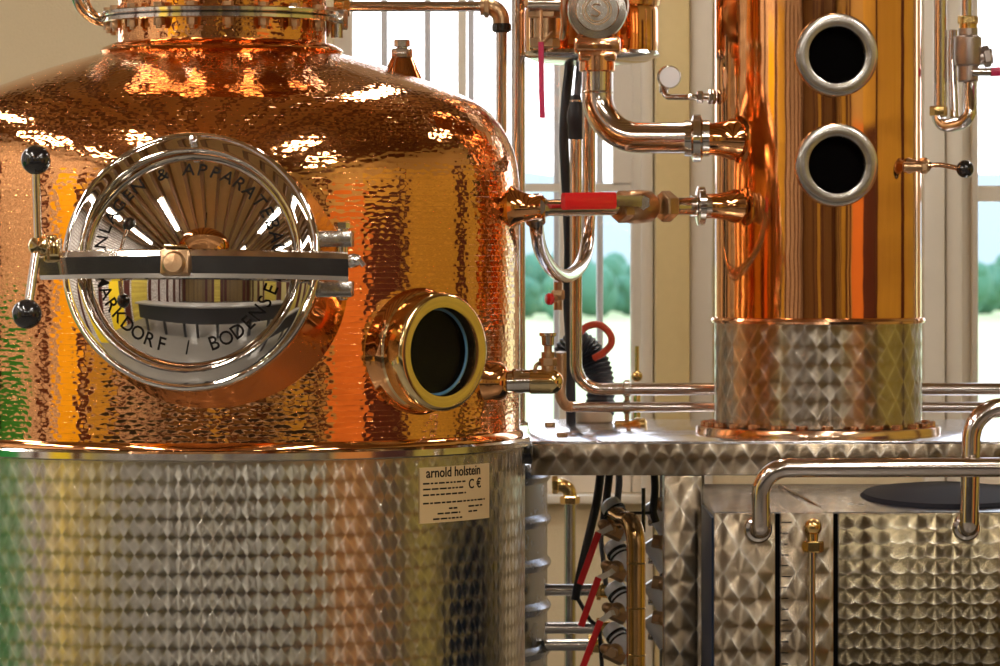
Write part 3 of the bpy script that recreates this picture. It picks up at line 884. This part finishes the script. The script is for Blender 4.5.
# ================================================================== PIPES BETWEEN POT AND COLUMN
# feed line with ball valve
ends = n1 + na1 * .05
fp = thing('feed_pipe', 'horizontal steel pipe with red-handled bronze ball valve joining pot to column', 'pipe', P(600, 207, 7.75))
A0 = P(533, 208, 7.66); A1 = P(690, 206, 7.90)
def on(px): 
    t = (px - 533) / (690 - 533); return A0.lerp(A1, t)
dirp = (A1 - A0).normalized()
MB().tube([ends, on(533), on(545), on(618)], S(8.5, 7.7), 20).build('pipe_run', 'warm', fp)
MB().tube([on(660), on(692)], S(9, 7.9), 20).build('pipe_run', 'warm', fp)
mb = MB()
for px in (518, 524, 531):
    c = on(px + 4)
    mb.lathe(c, dirp, [(.018, -.006), (.026, -.004), (.027, 0), (.026, .004), (.018, .006)], 28)
mb.build('pipe_union', 'copper_tube', fp)
mb = MB().obox(P(537, 197, 7.665), RT, FW, UP, .02, .03, .014, .003).cyl(on(533), on(544), .022, 20, ch=.003)
mb.build('pipe_clamp', 'satin', fp)
vb = MB()
vb.hexnut(on(616), on(626), S(16, 7.85)).lathe(on(624), dirp, [(S(13, 7.85), 0), (S(16.5, 7.85), .01), (S(17, 7.85), .03), (S(16, 7.85), .06), (S(13, 7.85), .07)], 32)
vb.hexnut(on(660), on(671), S(15.5, 7.9))
vb = vb.build('valve_body', 'bronze', fp)
c = on(641)
MB().hexnut(c + V((0, -.055, .008)), c + V((0, -.03, .008)), .016).cyl(c + V((0, -.062, .008)), c + V((0, -.055, .008)), .009, 14).build('valve_stem', 'satin', vb)
hpts = [c + V((-.0, -.058, .010)), on(617) + V((0, -.055, .012)), on(608) + V((0, -.052, .012))]
hl = MB().bar(hpts, UP, .022, .004).build('valve_lever', 'satin', vb)
MB().bar([on(612) + V((0, -.052, .0125)), on(600) + V((0, -.055, .0125)), on(575) + V((0, -.055, .0125)), on(562) + V((0, -.052, .012))], UP, .034, .016).build('lever_grip', 'red', hl)
mb = clamp_ring(MB(), P(701, 206, 7.915), (1, .1, 0), S(19.5, 8.0), .016, .020)
mb.build('tri_clamp', 'steel', fp)

# U bend hanging below the feed line
ub = thing('siphon_bend', 'U-shaped polished steel pipe hanging under the feed pipe, red-knobbed cock below', 'pipe', P(565, 280, 8.0))
MB().tube(spline([P(536, 217, 7.66), P(537, 232, 7.70), P(541, 251, 7.80), P(551, 268, 7.93), P(564, 276, 8.05), P(577, 270, 8.16), P(586, 252, 8.25), P(588.5, 228, 8.29), P(589, 190, 8.3), P(589, 130, 8.3), P(589, 66, 8.3)], 8), S(7, 8.0), 20).build('bent_pipe', 'warm', ub)
MB().cyl(P(535, 214, 7.655), P(536, 222, 7.67), .021, 20, ch=.003).build('pipe_nut', 'satin', ub)
dv = MB().cyl(P(558, 282, 8.02), P(558, 310, 8.02), .009, 16).hexnut(P(558, 290, 8.02), P(558, 300, 8.02), .014).cyl(P(558, 299, 8.02), P(552, 299, 8.0), .007, 12).build('drain_cock', 'bronze', ub)
MB().lathe(P(554, 299, 8.0), (-1, -.3, 0), [(.006, 0), (.012, .004), (.013, .012), (.009, .018), (0, .019)], 20).build('cock_knob', 'red', dv)

# elbow pipe from condenser to column
ep = thing('vapour_elbow', 'thick polished elbow pipe curving from the condenser cap into the column', 'pipe', P(610, 138, 8.3))
MB().tube(fillet([P(597, 60, 8.02), P(597, 138, 8.02), P(694, 138, 7.945)], .095, 16), S(15.5, 8.0), 28).build('bent_pipe', 'warm', ep)
MB().lathe(P(597, 92, 8.02), UP, [(.0325, -.003), (.0337, 0), (.0325, .003)], 28).build('weld_bead', 'satin', ep)
MB().cyl(P(597, 72, 8.02), P(597, 55, 8.02), S(18, 8.0), 28, ch=.003).build('pipe_socket', 'copper_tube', ep)
mb = clamp_ring(MB(), P(697, 138.5, 7.945), (1, -.05, 0), S(24, 8.0), .020, .034)
mb.build('tri_clamp', 'steel', ep)

# condenser with capped check valve
CDc = 8.40
cx0 = P(592, 0, CDc)
cn = thing('condenser', 'short copper condenser drum at the top with bright steel rims', 'condenser', (cx0.x, CDc, P(0, 60, CDc).z))
c0c = V((cx0.x, CDc, 0)); sC = F / CDc
def dz(py): return ZC - (py - HY) / sC
MB().lathe(c0c, UP, [(66 / sC, dz(54)), (67 / sC, dz(50)), (67 / sC, dz(12)), (66 / sC, dz(8))], 64).build('drum', 'copper', cn)
MB().lathe(c0c, UP, [(0, dz(66)), (.07, dz(65)), (.12, dz(62)), (67 / sC, dz(57)), (68.5 / sC, dz(55)), (67 / sC, dz(52))], 64).build('drum_bottom', 'chrome', cn)
MB().lathe(c0c, UP, [(62 / sC, dz(9)), (68 / sC, dz(7)), (69 / sC, dz(2)), (66 / sC, dz(-4)), (62 / sC, dz(-6)), (62 / sC, dz(-90)), (.02, dz(-110))], 64).build('upper_shell', 'copper_tube', cn)
cv = thing('check_valve', 'round capped steel valve on copper block in front of the condenser', 'valve', P(597, 40, 8.05))
MB().lathe(P(597, 10, 8.17), (0, -1, 0), [(.045, -.06), (.045, 0), (.062, .03), (.064, .06), (.064, .15), (.060, .165)], 48).build('valve_body', 'bronze', cv)
cp = MB().lathe(P(597, 10, 8.01), (0, -1, 0), [(.063, -.01), (.063, .004), (.0605, .010), (.046, .0115), (.044, .010), (0, .0105)], 48).build('valve_cap', 'satin', cv)
lg = MB()
for r in (.030, .024):
    lg.lathe(P(597, 10, 7.9995), (0, -1, 0), [(r - .0014, 0), (r - .0012, .0012), (r + .0012, .0012), (r + .0014, 0)], 40)
lg.tube(spline([P(600, 5, 7.998), P(595, 4, 7.998), P(592, 7, 7.998), P(596, 10, 7.998), P(600, 13, 7.998), P(597, 16, 7.998), P(591, 15, 7.998)], 5), .0016, 8)
lg.build('cap_emblem', 'bronze', cp)
MB().obox(P(597, 46, 8.04), RT, FW, UP, S(44, 8.4), .08, S(16, 8.4), .006).obox(P(597, 57, 8.02), RT, FW, UP, S(36, 8.4), .07, S(10, 8.4), .005).build('valve_block', 'copper_tube', cv)

# hanging valve with long red lever, left of the condenser
hv = thing('hanging_valve', 'dark bronze valve with long magenta lever hanging left of the condenser', 'valve', P(545, 30, 8.16))
MB().cyl(P(545, -40, 8.16), P(545, 48, 8.16), S(11, 8.16), 20).hexnut(P(545, 8, 8.16), P(545, 18, 8.16), S(17, 8.16)).hexnut(P(545, 38, 8.16), P(545, 48, 8.16), S(15, 8.16)).build('valve_body', 'bronze', hv)
MB().cyl(P(528, 6, 8.13), P(562, 6, 8.13), .012, 16).build('valve_arm', 'satin', hv)
MB().tube([P(541, 10, 8.10), P(541, 44, 8.09)], .004, 8).tube([P(553, 32, 8.11), P(542, 43, 8.09)], .0035, 8).build('valve_lever', 'bronze', hv)
MB().bar([P(541, 42, 8.09), P(541.5, 90, 8.09), P(542.5, 118, 8.09)], RT, S(5.5, 8.09), .008).build('lever_grip', 'magenta', hv)
MB().tube([P(563, -10, 8.08), P(563, 10, 8.08), P(564, 25, 8.08), P(562, 40, 8.08)], .007, 10).build('valve_chain', 'chrome', hv)

# pressure gauge
pg = thing('pressure_gauge', 'small round white-faced gauge on bent pipe left of the column', 'gauge', P(668, 97, 8.1))
MB().tube(fillet([P(664, 84, 8.10), P(665, 97, 8.08), P(690, 97, 8.03), P(700, 97, 8.03)], .02, 6), .0065, 12).build('gauge_pipe', 'steel', pg)
MB().hexnut(P(697, 97, 8.03), P(703, 97, 8.03), .013).cyl(P(702, 97, 8.03), P(720, 97, 8.03), .008, 14).hexnut(P(708, 97, 8.03), P(716, 97, 8.03), .015).build('gauge_union', 'warm', pg)
MB().obox(P(664, 87, 8.11), RT, FW, UP, .02, .02, .028, .004).build('gauge_stem', 'satin', pg)
gb = MB().lathe(P(668, 77, 8.10), (.12, -1, -.05), [(.014, 0), (.0245, .003), (.0245, .022), (.0225, .025), (.0215, .023)], 32).build('gauge_case', 'satin', pg)
MB().lathe(P(668, 77, 8.10), (.12, -1, -.05), [(.0222, .0225), (.012, .0232), (0, .0232)], 32).build('gauge_face', 'dial', gb)

# vent pipe across the window
vp = thing('vent_pipe', 'horizontal steel pipe at the top turning down behind the still shoulder', 'pipe', P(501, 30, 8.9))
dV = 8.3
MB().tube([P(345, 6.5, dV), P(487, 6.5, dV)], S(5.2, dV), 18).tube([P(501.5, 30, dV), P(501.5, 330, dV)], S(5.6, dV), 18).build('pipe_run', 'warm', vp)
MB().tube(fillet([P(480, 7, dV), P(500.5, 7, dV), P(501.5, 26, dV)], .03, 8), S(8.5, dV), 20).hexnut(P(484, 7, dV), P(489, 7, dV), S(11, dV)).build('pipe_elbow', 'bronze', vp)
MB().lathe(P(501.5, 27, dV), UP, [(.016, -.012), (.021, -.008), (.021, .006), (.016, .01)], 20).build('pipe_nut', 'black', vp)
MB().cyl(P(334, 6.5, dV), P(349, 6.5, dV), S(8.5, dV), 18).hexnut(P(343, 6.5, dV), P(350, 6.5, dV), S(10, dV)).build('pipe_union', 'brass', vp)
# tall riser
D = 8.46
rp = thing('riser_pipe', 'tall brownish steel riser pipe standing right beside the pot still', 'pipe', V((P(518.5, 0, D).x, D, TZ)))
b = V((P(518.5, 0, D).x, D, TZ))
MB().cyl(b, b + UP * 1.6, S(6.8, D), 20).build('pipe_run', 'warm', rp)
MB().lathe(b, UP, [(S(10, D), 0), (S(10, D), .006), (S(7, D), .01)], 20).build('pipe_foot', 'steel', rp)
# long bent pipe
lp = thing('water_pipe', 'steel pipe coming down and bending right along the table, upper of two', 'pipe', P(576, 389, D))
MB().tube(fillet([P(576, 100, 8.44), P(576, 389, 8.44), P(1130, 389, 8.44)], .055, 12), S(6.2, 8.44), 20).build('bent_pipe', 'warm', lp)
MB().lathe(P(576, 122, 8.44), UP, [(.012, -.04), (.018, -.036), (.018, -.005), (.020, 0), (.020, .02), (.015, .04), (.010, .06)], 20).build('pipe_coupling', 'rubber', lp)
MB().tube(spline([P(577, 98, 8.44), P(578, 85, 8.44), P(580, 62, 8.5)], 5), .008, 10).build('flexible_tail', 'grey_hose', lp)
l2 = thing('return_pipe', 'straight steel pipe just above the table, lower of two', 'pipe', P(620, 407, 8.44))
MB().tube([P(570, 407, 8.44), P(1130, 407, 8.44)], S(5.2, 8.44), 18).build('pipe_run', 'warm', l2)
MB().tube(spline([P(561, 352, 8.40), P(561, 378, 8.41), P(560, 394, 8.42), P(565, 405, 8.44), P(573, 407, 8.44)], 5), S(5.5, 8.44), 16).build('pipe_elbow', 'bronze', l2)
br = thing('pipe_bracket', 'slim steel bracket post clipping the two long pipes above the table', 'bracket', V((P(627, 0, 8.44).x, 8.44, TZ)))
b = V((P(627, 0, 8.44).x, 8.44, TZ))
MB().cyl(b, P(627, 380, 8.44), .0055, 12).build('post', 'bronze', br)
for py, r in ((389, 6.2), (407, 5.2)):
    rr2 = S(r, 8.44)
    MB().lathe(P(627, py, 8.44), RT, [(rr2, -.009), (rr2 + .004, -.007), (rr2 + .004, .007), (rr2, .009)], 20).build('pipe_clip', 'satin', br)
kn = MB().lathe(P(636, 424, 8.42), RT, [(.0, -.05), (.008, -.045), (.008, -.01), (.014, 0), (.014, .02), (.006, .024), (0, .025)], 18).build('bleed_screw', 'brass')
tag(kn, 'small brass bleed screw lying behind the pipe bracket foot', 'fitting')
kb = MB().ball(P(637, 376, 9.2), .014, 18).cyl(P(637, 346, 9.2), P(637, 372, 9.2), .005, 10).cyl(P(637, 384, 9.2), P(637, 440, 9.2), .009, 10).build('window_stay', 'brass')
tag(kb, 'brass ball stay by the right edge of the middle window', 'fitting')

# drain branch with brass elbow
dn = thing('drain_branch', 'short steel pipe ending in a brass elbow with a small cock, low on the pot', 'pipe', P(530, 381, 7.5))
e0 = n2 + na2 * .028
ey = e0.y
MB().tube([e0, P(534, 381, ey - .006)], S(11.5, 7.45), 24).lathe(P(512, 381, ey), RT, [(S(11.5, 7.45), 0), (S(12.6, 7.45), .003), (S(12.6, 7.45), .02), (S(11.5, 7.45), .023)], 24).build('pipe_run', 'steel', dn)
MB().cyl(P(530, 381.5, ey - .004), P(551, 381.5, ey - .008), S(12.5, 7.45), 28, ch=.002).ball(P(551, 381.5, ey - .008), S(12.5, 7.45), 28).cyl(P(551, 381.5, ey - .008), P(551, 381.5, ey + .06), S(11, 7.45), 24).build('pipe_elbow', 'gold', dn)
e0 = V((e0.x, ey + .022, e0.z))
ck = MB().cyl(P(548, 372, e0.y - .03), P(548, 352, e0.y - .03), .013, 18).hexnut(P(548, 366, e0.y - .03), P(548, 358, e0.y - .03), .018).cyl(P(548, 352, e0.y - .03), P(548, 346, e0.y - .03), .008, 12).build('cock_body', 'bronze', dn)
MB().lathe(P(548, 346, e0.y - .03), UP, [(.008, 0), (.012, .002), (.013, .018), (.017, .020), (.017, .026), (0, .026)], 20).build('cock_handle', 'satin', ck)
MB().tube(spline([P(541, 362, e0.y - .03), P(536, 366, e0.y - .04), P(535, 373, e0.y - .04)], 5), .004, 8).build('cock_lever', 'bronze', ck)

# hoses
hs = MB().tube(spline([P(570, 62, 8.54), P(566, 100, 8.53), P(564, 140, 8.52), P(567, 200, 8.53), P(569, 250, 8.54), P(568, 300, 8.56), P(570, 345, 8.56), V((P(571, 0, 8.56).x, 8.56, TZ))], 6), S(5, 8.5), 14).build('black_hose', 'rubber')
tag(hs, 'thin black rubber hose hanging behind the steel pipe over the window', 'hose')
hs = thing('corrugated_hose', 'fat black corrugated hose arching down behind the two long pipes', 'hose', P(595, 420, 8.62))
pts = spline([P(566, 372, 8.62), P(568, 352, 8.62), P(580, 345, 8.62), P(593, 358, 8.62), P(600, 382, 8.61), P(600, 416, 8.60)], 12)
rs = [S(13.5 + (1.2 if i % 2 else -.6), 8.6) for i in range(len(pts))]
MB().tube(pts, 0, 20, rs=rs).build('hose_tube', 'rubber', hs)
MB().cyl(V((P(594, 0, 8.6).x, 8.6, TZ)), P(594, 411, 8.6), S(19, 8.6), 28, ch=.003).build('hose_collar', 'beige', hs)
rh = MB().tube(spline([P(579, 333, 8.56), P(588, 326, 8.56), P(600, 325, 8.55), P(610, 334, 8.55), P(611, 344, 8.55), P(603, 353, 8.56), P(594, 358, 8.57)], 6), S(3.6, 8.5), 12).build('red_hose', 'redrub')
tag(rh, 'short red rubber hose looped over the black corrugated hose', 'hose')

# bent trap on the right of the column
tr = thing('trap_valve', 'grey steel valve and U-trap with magenta lever at the upper right', 'valve', P(965, 60, 8.5))
D = 8.5
MB().cyl(P(940, -60, D), P(940, 108, D), S(6.8, D), 18).build('pipe_run', 'warm', tr)
MB().cyl(P(966.5, -60, D), P(966.5, 20, D), S(5.5, D), 18).build('pipe_run', 'warm', tr)
MB().hexnut(P(938.5, 106, D), P(938.5, 116, D), S(9, D)).build('pipe_nut', 'brass', tr)
MB().hexnut(P(968, 16, D), P(968, 24, D), S(10.5, D)).cyl(P(968, 24, D), P(968, 31, D), S(9, D), 18).build('pipe_nut', 'brass', tr)
MB().tube(fillet([P(938, 114, D), P(937, 128, D), P(966, 122, D - .03), P(970, 112, D - .03), P(970, 78, D)], [.03, .03, .02], 8), S(6.8, D), 18).build('trap_bend', 'chrome', tr)
MB().tube(fillet([P(953, 30, D + .04), P(952, 60, D + .04), P(954, 118, D + .02)], .03, 6), S(5, D), 14).build('bypass_tube', 'warm', tr)
vb = MB().lathe(P(968, 80, D), UP, [(S(9, D), -.004), (S(10.5, D), 0), (S(10.5, D), .03), (S(13, D), .035), (S(14, D), .05), (S(13.5, D), .095), (S(10, D), .10), (S(10, D), .115)], 28)
vb.cyl(P(975, 58, D), P(992, 56, D), S(8, D), 18).hexnut(P(983, 57, D), P(990, 56, D), S(11, D))
vb = vb.build('valve_body', 'castgrey', tr)
hl = MB().bar([P(972, 72, D - .05), P(984, 72, D - .05), P(993, 72, D - .05)], UP, S(8, D), .006).build('valve_lever', 'steel', vb)
MB().bar([P(991, 72, D - .05), P(1010, 71, D - .05), P(1035, 70, D - .05)], UP, S(9, D), .012).build('lever_grip', 'magenta', hl)

# ================================================================== UNDER THE TABLE
# ribbed vessel behind the pot
bc = V((P(398, 0, 8.78).x, 8.78, 0)); br_ = S(151, 8.78)
pr = [(.02, .14), (br_ - .04, .15), (br_, .2)]
z = .2
while z < 1.0:
    pr += [(br_ - .004, z + .006), (br_ - .004, z + .066), (br_ - .001, z + .070), (br_ + .003, z + .075), (br_ + .005, z + .081), (br_ + .003, z + .087), (br_ - .001, z + .092), (br_ - .004, z + .096)]
    z += .10
pr += [(br_ - .004, 1.08), (br_ - .03, 1.11), (.05, 1.12)]
rvsl = thing('ribbed_vessel', 'steel vessel with raised hoops standing behind the jacket of the still', 'vessel', bc)
MB().lathe(bc, UP, pr, 96).build('vessel_body', 'ribbed', rvsl)
for a in (.6, 2.7, 4.8):
    p = bc + V((math.cos(a), math.sin(a), 0)) * .25
    MB().cyl(p, p + UP * .16, .025).build('leg', 'satin', rvsl)
# three level pipes from vessel to valves
for py, pe, u, who in ((590, 598, 604, 'uppermost'), (628, 598, 606, 'middle'), (645, 590, 598, 'lowest')):
    D = 8.62 if py < 640 else 8.7
    t = thing('branch_pipe', who + ' of three level steel pipes running right from the hooped vessel', 'pipe', P(550, py, D), 'branch pipes')
    MB().tube([P(545, py, D), P(pe, py, D)], S(5.8, D), 18).build('pipe_run', 'satin', t)
    MB().hexnut(P(pe - 2, py, D), P(pe + 3, py, D), S(10, D)).cyl(P(pe + 2, py, D), P(u + 5, py + 1, D), S(7.5, D), 18).build('pipe_union', 'brass', t)
# standing pipe with brass elbow
D = 9.25
sp = thing('standing_pipe', 'upright steel pipe with brass elbow top behind the level pipes', 'pipe', V((P(570, 0, D).x, D, 0)))
b = V((P(570, 0, D).x, D, 0))
MB().cyl(b, P(570, 500, D), S(6, D), 18).build('pipe_run', 'satin', sp)
MB().tube(fillet([P(552, 485, D), P(570, 485, D), P(570, 500, D)], .025, 6), S(7, D), 18).hexnut(P(570, 496, D), P(570, 504, D), S(10, D)).hexnut(P(552, 485, D), P(558, 485, D), S(9, D)).build('pipe_elbow', 'brass', sp)
# hoses
for nm, m, w, pts, lab in (
    ('black_hose', 'rubber', 4.5, [P(601, 470, 8.6), P(597, 500, 8.58), P(588, 540, 8.56), P(579, 580, 8.55), P(575, 600, 8.55)], 'black hose slanting down left of the red valve levers under the table'),
    ('black_hose', 'rubber', 4, [P(610, 470, 8.5), P(607, 495, 8.5), P(603, 525, 8.5)], 'short black hose dropping from the table to the top valve'),
    ('grey_hose', 'grey_hose', 2.5, [P(603, 522, 8.52), P(601, 540, 8.52), P(604, 565, 8.52), P(606, 585, 8.52)], 'thin grey hose between the top two red levers'),
    ('grey_hose', 'grey_hose', 3.5, [P(619, 470, 8.45), P(619, 485, 8.45), P(617, 505, 8.43)], 'grey hose entering the uppermost valve from above'),
    ('black_hose', 'rubber', 2.2, [P(576, 596, 8.6), P(582, 606, 8.6), P(590, 620, 8.58), P(598, 628, 8.58), P(601, 650, 8.58), P(603, 720, 8.58), V((P(604, 0, 8.58).x, 8.58, 0))], 'thin black cable hose curling below the uppermost level pipe'),
    ('grey_hose', 'rubber', 4, [P(654, 470, 8.6), P(655, 490, 8.6), P(653, 510, 8.58), P(656, 522, 8.58)], 'dark hose beside the table leg above the rear valves')):
    tag(MB().tube(spline(pts, 6), S(w, 8.5), 12).build(nm, m), lab, 'hose')
# valves with red levers
vdat = [(618, 519, 0, 'uppermost', ((612, 527), (598, 534), (580, 584))),
        (621, 560, 1, 'second from top', ((610, 573), (598, 579), (581, 626))),
        (622, 602, 2, 'third from top', ((611, 613), (600, 622), (581, 672))),
        (620, 643, 3, 'lowest in view', None)]
for cxp, cyp, i, who, lv in vdat:
    D = 8.30
    t = thing('manifold_valve', who + ' of the slanted red-lever valves left of the brass standpipe', 'valve', P(cxp, cyp, D), 'manifold valves')
    a = P(cxp - 7, cyp - 13, D); b = P(cxp + 12, cyp + 16, D - .04)
    ax = (b - a).normalized()
    MB().lathe(a, ax, [(.016, -.012), (.022, -.008), (.024, 0), (.024, .01), (.021, .014), (.021, (b - a).length)], 24, cap0=True, cap1=True).build('valve_barrel', 'enamel', t)
    MB().lathe(a + ax * .012, ax, [(.0205, 0), (.0255, .001), (.0255, .006), (.0205, .007)], 24).lathe(a + ax * .024, ax, [(.0205, 0), (.0235, .001), (.0235, .004), (.0205, .005)], 24).build('barrel_band', 'black', t)
    q = P(cxp - 5, cyp + 9, D - .045)
    vb = MB().hexnut(q + V((-.022, 0, .004)), q + V((.02, 0, -.016)), .017).ball(q, .019, 16).hexnut(q + V((-.008, -.03, 0)), q + V((-.004, -.006, 0)), .013).ball(q + V((-.022, -.006, .008)), .012, 12).build('valve_body', 'bronze', t)
    if lv:
        p0, p1, p2 = [P(x_, y_, D - .085) for x_, y_ in lv]
        h = MB().bar([q + V((-.006, -.03, 0)), p0, p1], V((0, -1, .3)), .004, .012).build('valve_lever', 'paint', t)
        MB().bar([p1.lerp(p2, -.03), p1.lerp(p2, .5), p2], V((0, -1, .0)), .009, S(6.5, D)).build('lever_grip', 'red', h)
# copper standpipe
cpd = 8.12
cs = thing('copper_standpipe', 'upright brass-coloured standpipe hooked over at the top beside the red levers', 'pipe', V((P(636, 0, cpd).x, cpd, 0)))
b = V((P(636, 0, cpd).x, cpd, 0))
MB().tube(fillet([P(616, 516, cpd + .12), P(624, 521, cpd + .06), P(634, 521, cpd), P(636, 545, cpd), b], [.03, .035, .03], 8), S(9.5, cpd), 22).build('hooked_pipe', 'standpipe', cs)
for py in (563, 608, 655):
    MB().lathe(P(636, py, cpd), UP, [(S(9.5, cpd), -.002), (S(10.2, cpd), 0), (S(9.5, cpd), .002)], 22).build('pipe_seam', 'brass', cs)
# rear valves by the table leg
for cyp, who in ((518, 'uppermost'), (556, 'second from top'), (597, 'third from top'), (632, 'lowest')):
    D = 8.66
    t = thing('rear_valve', who + ' of the half-hidden bright valves beside the table leg', 'valve', P(658, cyp, D), 'rear valves')
    a = P(652, cyp - 12, D); b = P(668, cyp + 12, D)
    ax = (b - a).normalized()
    MB().lathe(a, ax, [(.016, -.01), (.021, -.006), (.024, 0), (.022, .012), (.024, (b - a).length)], 24, cap0=True, cap1=True).build('valve_barrel', 'enamel', t)
    q = P(660, cyp - 14, D - .03)
    MB().hexnut(q + V((-.018, 0, .003)), q + V((.018, 0, -.003)), .015).ball(q + V((.008, -.01, -.004)), .014, 12).build('valve_body', 'bronze', t)
    MB().cyl(P(648, cyp + 4, D), P(655, cyp + 4, D), S(4, D), 14).build('valve_stub', 'satin', t)
b = V((P(665, 0, 8.7).x, 8.7, 0))
t = thing('manifold_pipe', 'steel standpipe behind the table leg carrying the half-hidden bright valves', 'pipe', b)
MB().cyl(b, V((b.x, b.y, TB)), S(6, 8.7), 18).build('pipe_run', 'satin', t)
rd = MB().cyl(P(643.5, 488, 8.5), P(643.5, 532, 8.5), S(2, 8.5), 10).cyl(P(624, 513, 8.5), P(652, 513, 8.5), S(1.6, 8.5), 10).build('linkage_rod', 'black')
tag(rd, 'thin black rod cross just left of the table leg, under the table', 'rod')

# ================================================================== WORLD, CAMERA
w = bpy.data.worlds.new('sky'); sc.world = w; w.use_nodes = True
nt_ = w.node_tree; nt_.nodes.clear()
wo = nt_.nodes.new('ShaderNodeOutputWorld'); bg = nt_.nodes.new('ShaderNodeBackground')
tc = nt_.nodes.new('ShaderNodeTexCoord'); sp_ = nt_.nodes.new('ShaderNodeSeparateXYZ'); rp_ = nt_.nodes.new('ShaderNodeValToRGB')
nt_.links.new(tc.outputs['Generated'], sp_.inputs[0]); nt_.links.new(sp_.outputs[2], rp_.inputs[0])
rp_.color_ramp.elements[0].position = 0; rp_.color_ramp.elements[0].color = (.98, .97, 1, 1)
rp_.color_ramp.elements[1].position = .6; rp_.color_ramp.elements[1].color = (.62, .78, 1, 1)
nt_.links.new(rp_.outputs[0], bg.inputs[0]); bg.inputs[1].default_value = 4.0
nt_.links.new(bg.outputs[0], wo.inputs[0])

cam = bpy.data.cameras.new('camera'); co = bpy.data.objects.new('camera', cam); col.objects.link(co)
co.location = (0, 0, ZC); co.rotation_euler = (PI / 2, 0, 0)
cam.sensor_width = 36; cam.sensor_fit = 'HORIZONTAL'; cam.lens = F * 36 / 1000
cam.shift_y = -(333 - HY) / 1000
cam.dof.use_dof = True; cam.dof.focus_distance = 7.2; cam.dof.aperture_fstop = 11
cam.clip_end = 2000
sc.camera = co
vs_ = sc.view_settings
vs_.view_transform = 'Standard'; vs_.look = 'None'; vs_.gamma = 1; vs_.use_curve_mapping = False; vs_.exposure = 0.0
sc.display_settings.display_device = 'sRGB'
sc.cycles.use_denoising = True
sc.cycles.max_bounces = 10; sc.cycles.glossy_bounces = 6; sc.cycles.transparent_max_bounces = 12
sc.cycles.sample_clamp_indirect = 5; sc.cycles.caustics_reflective = True
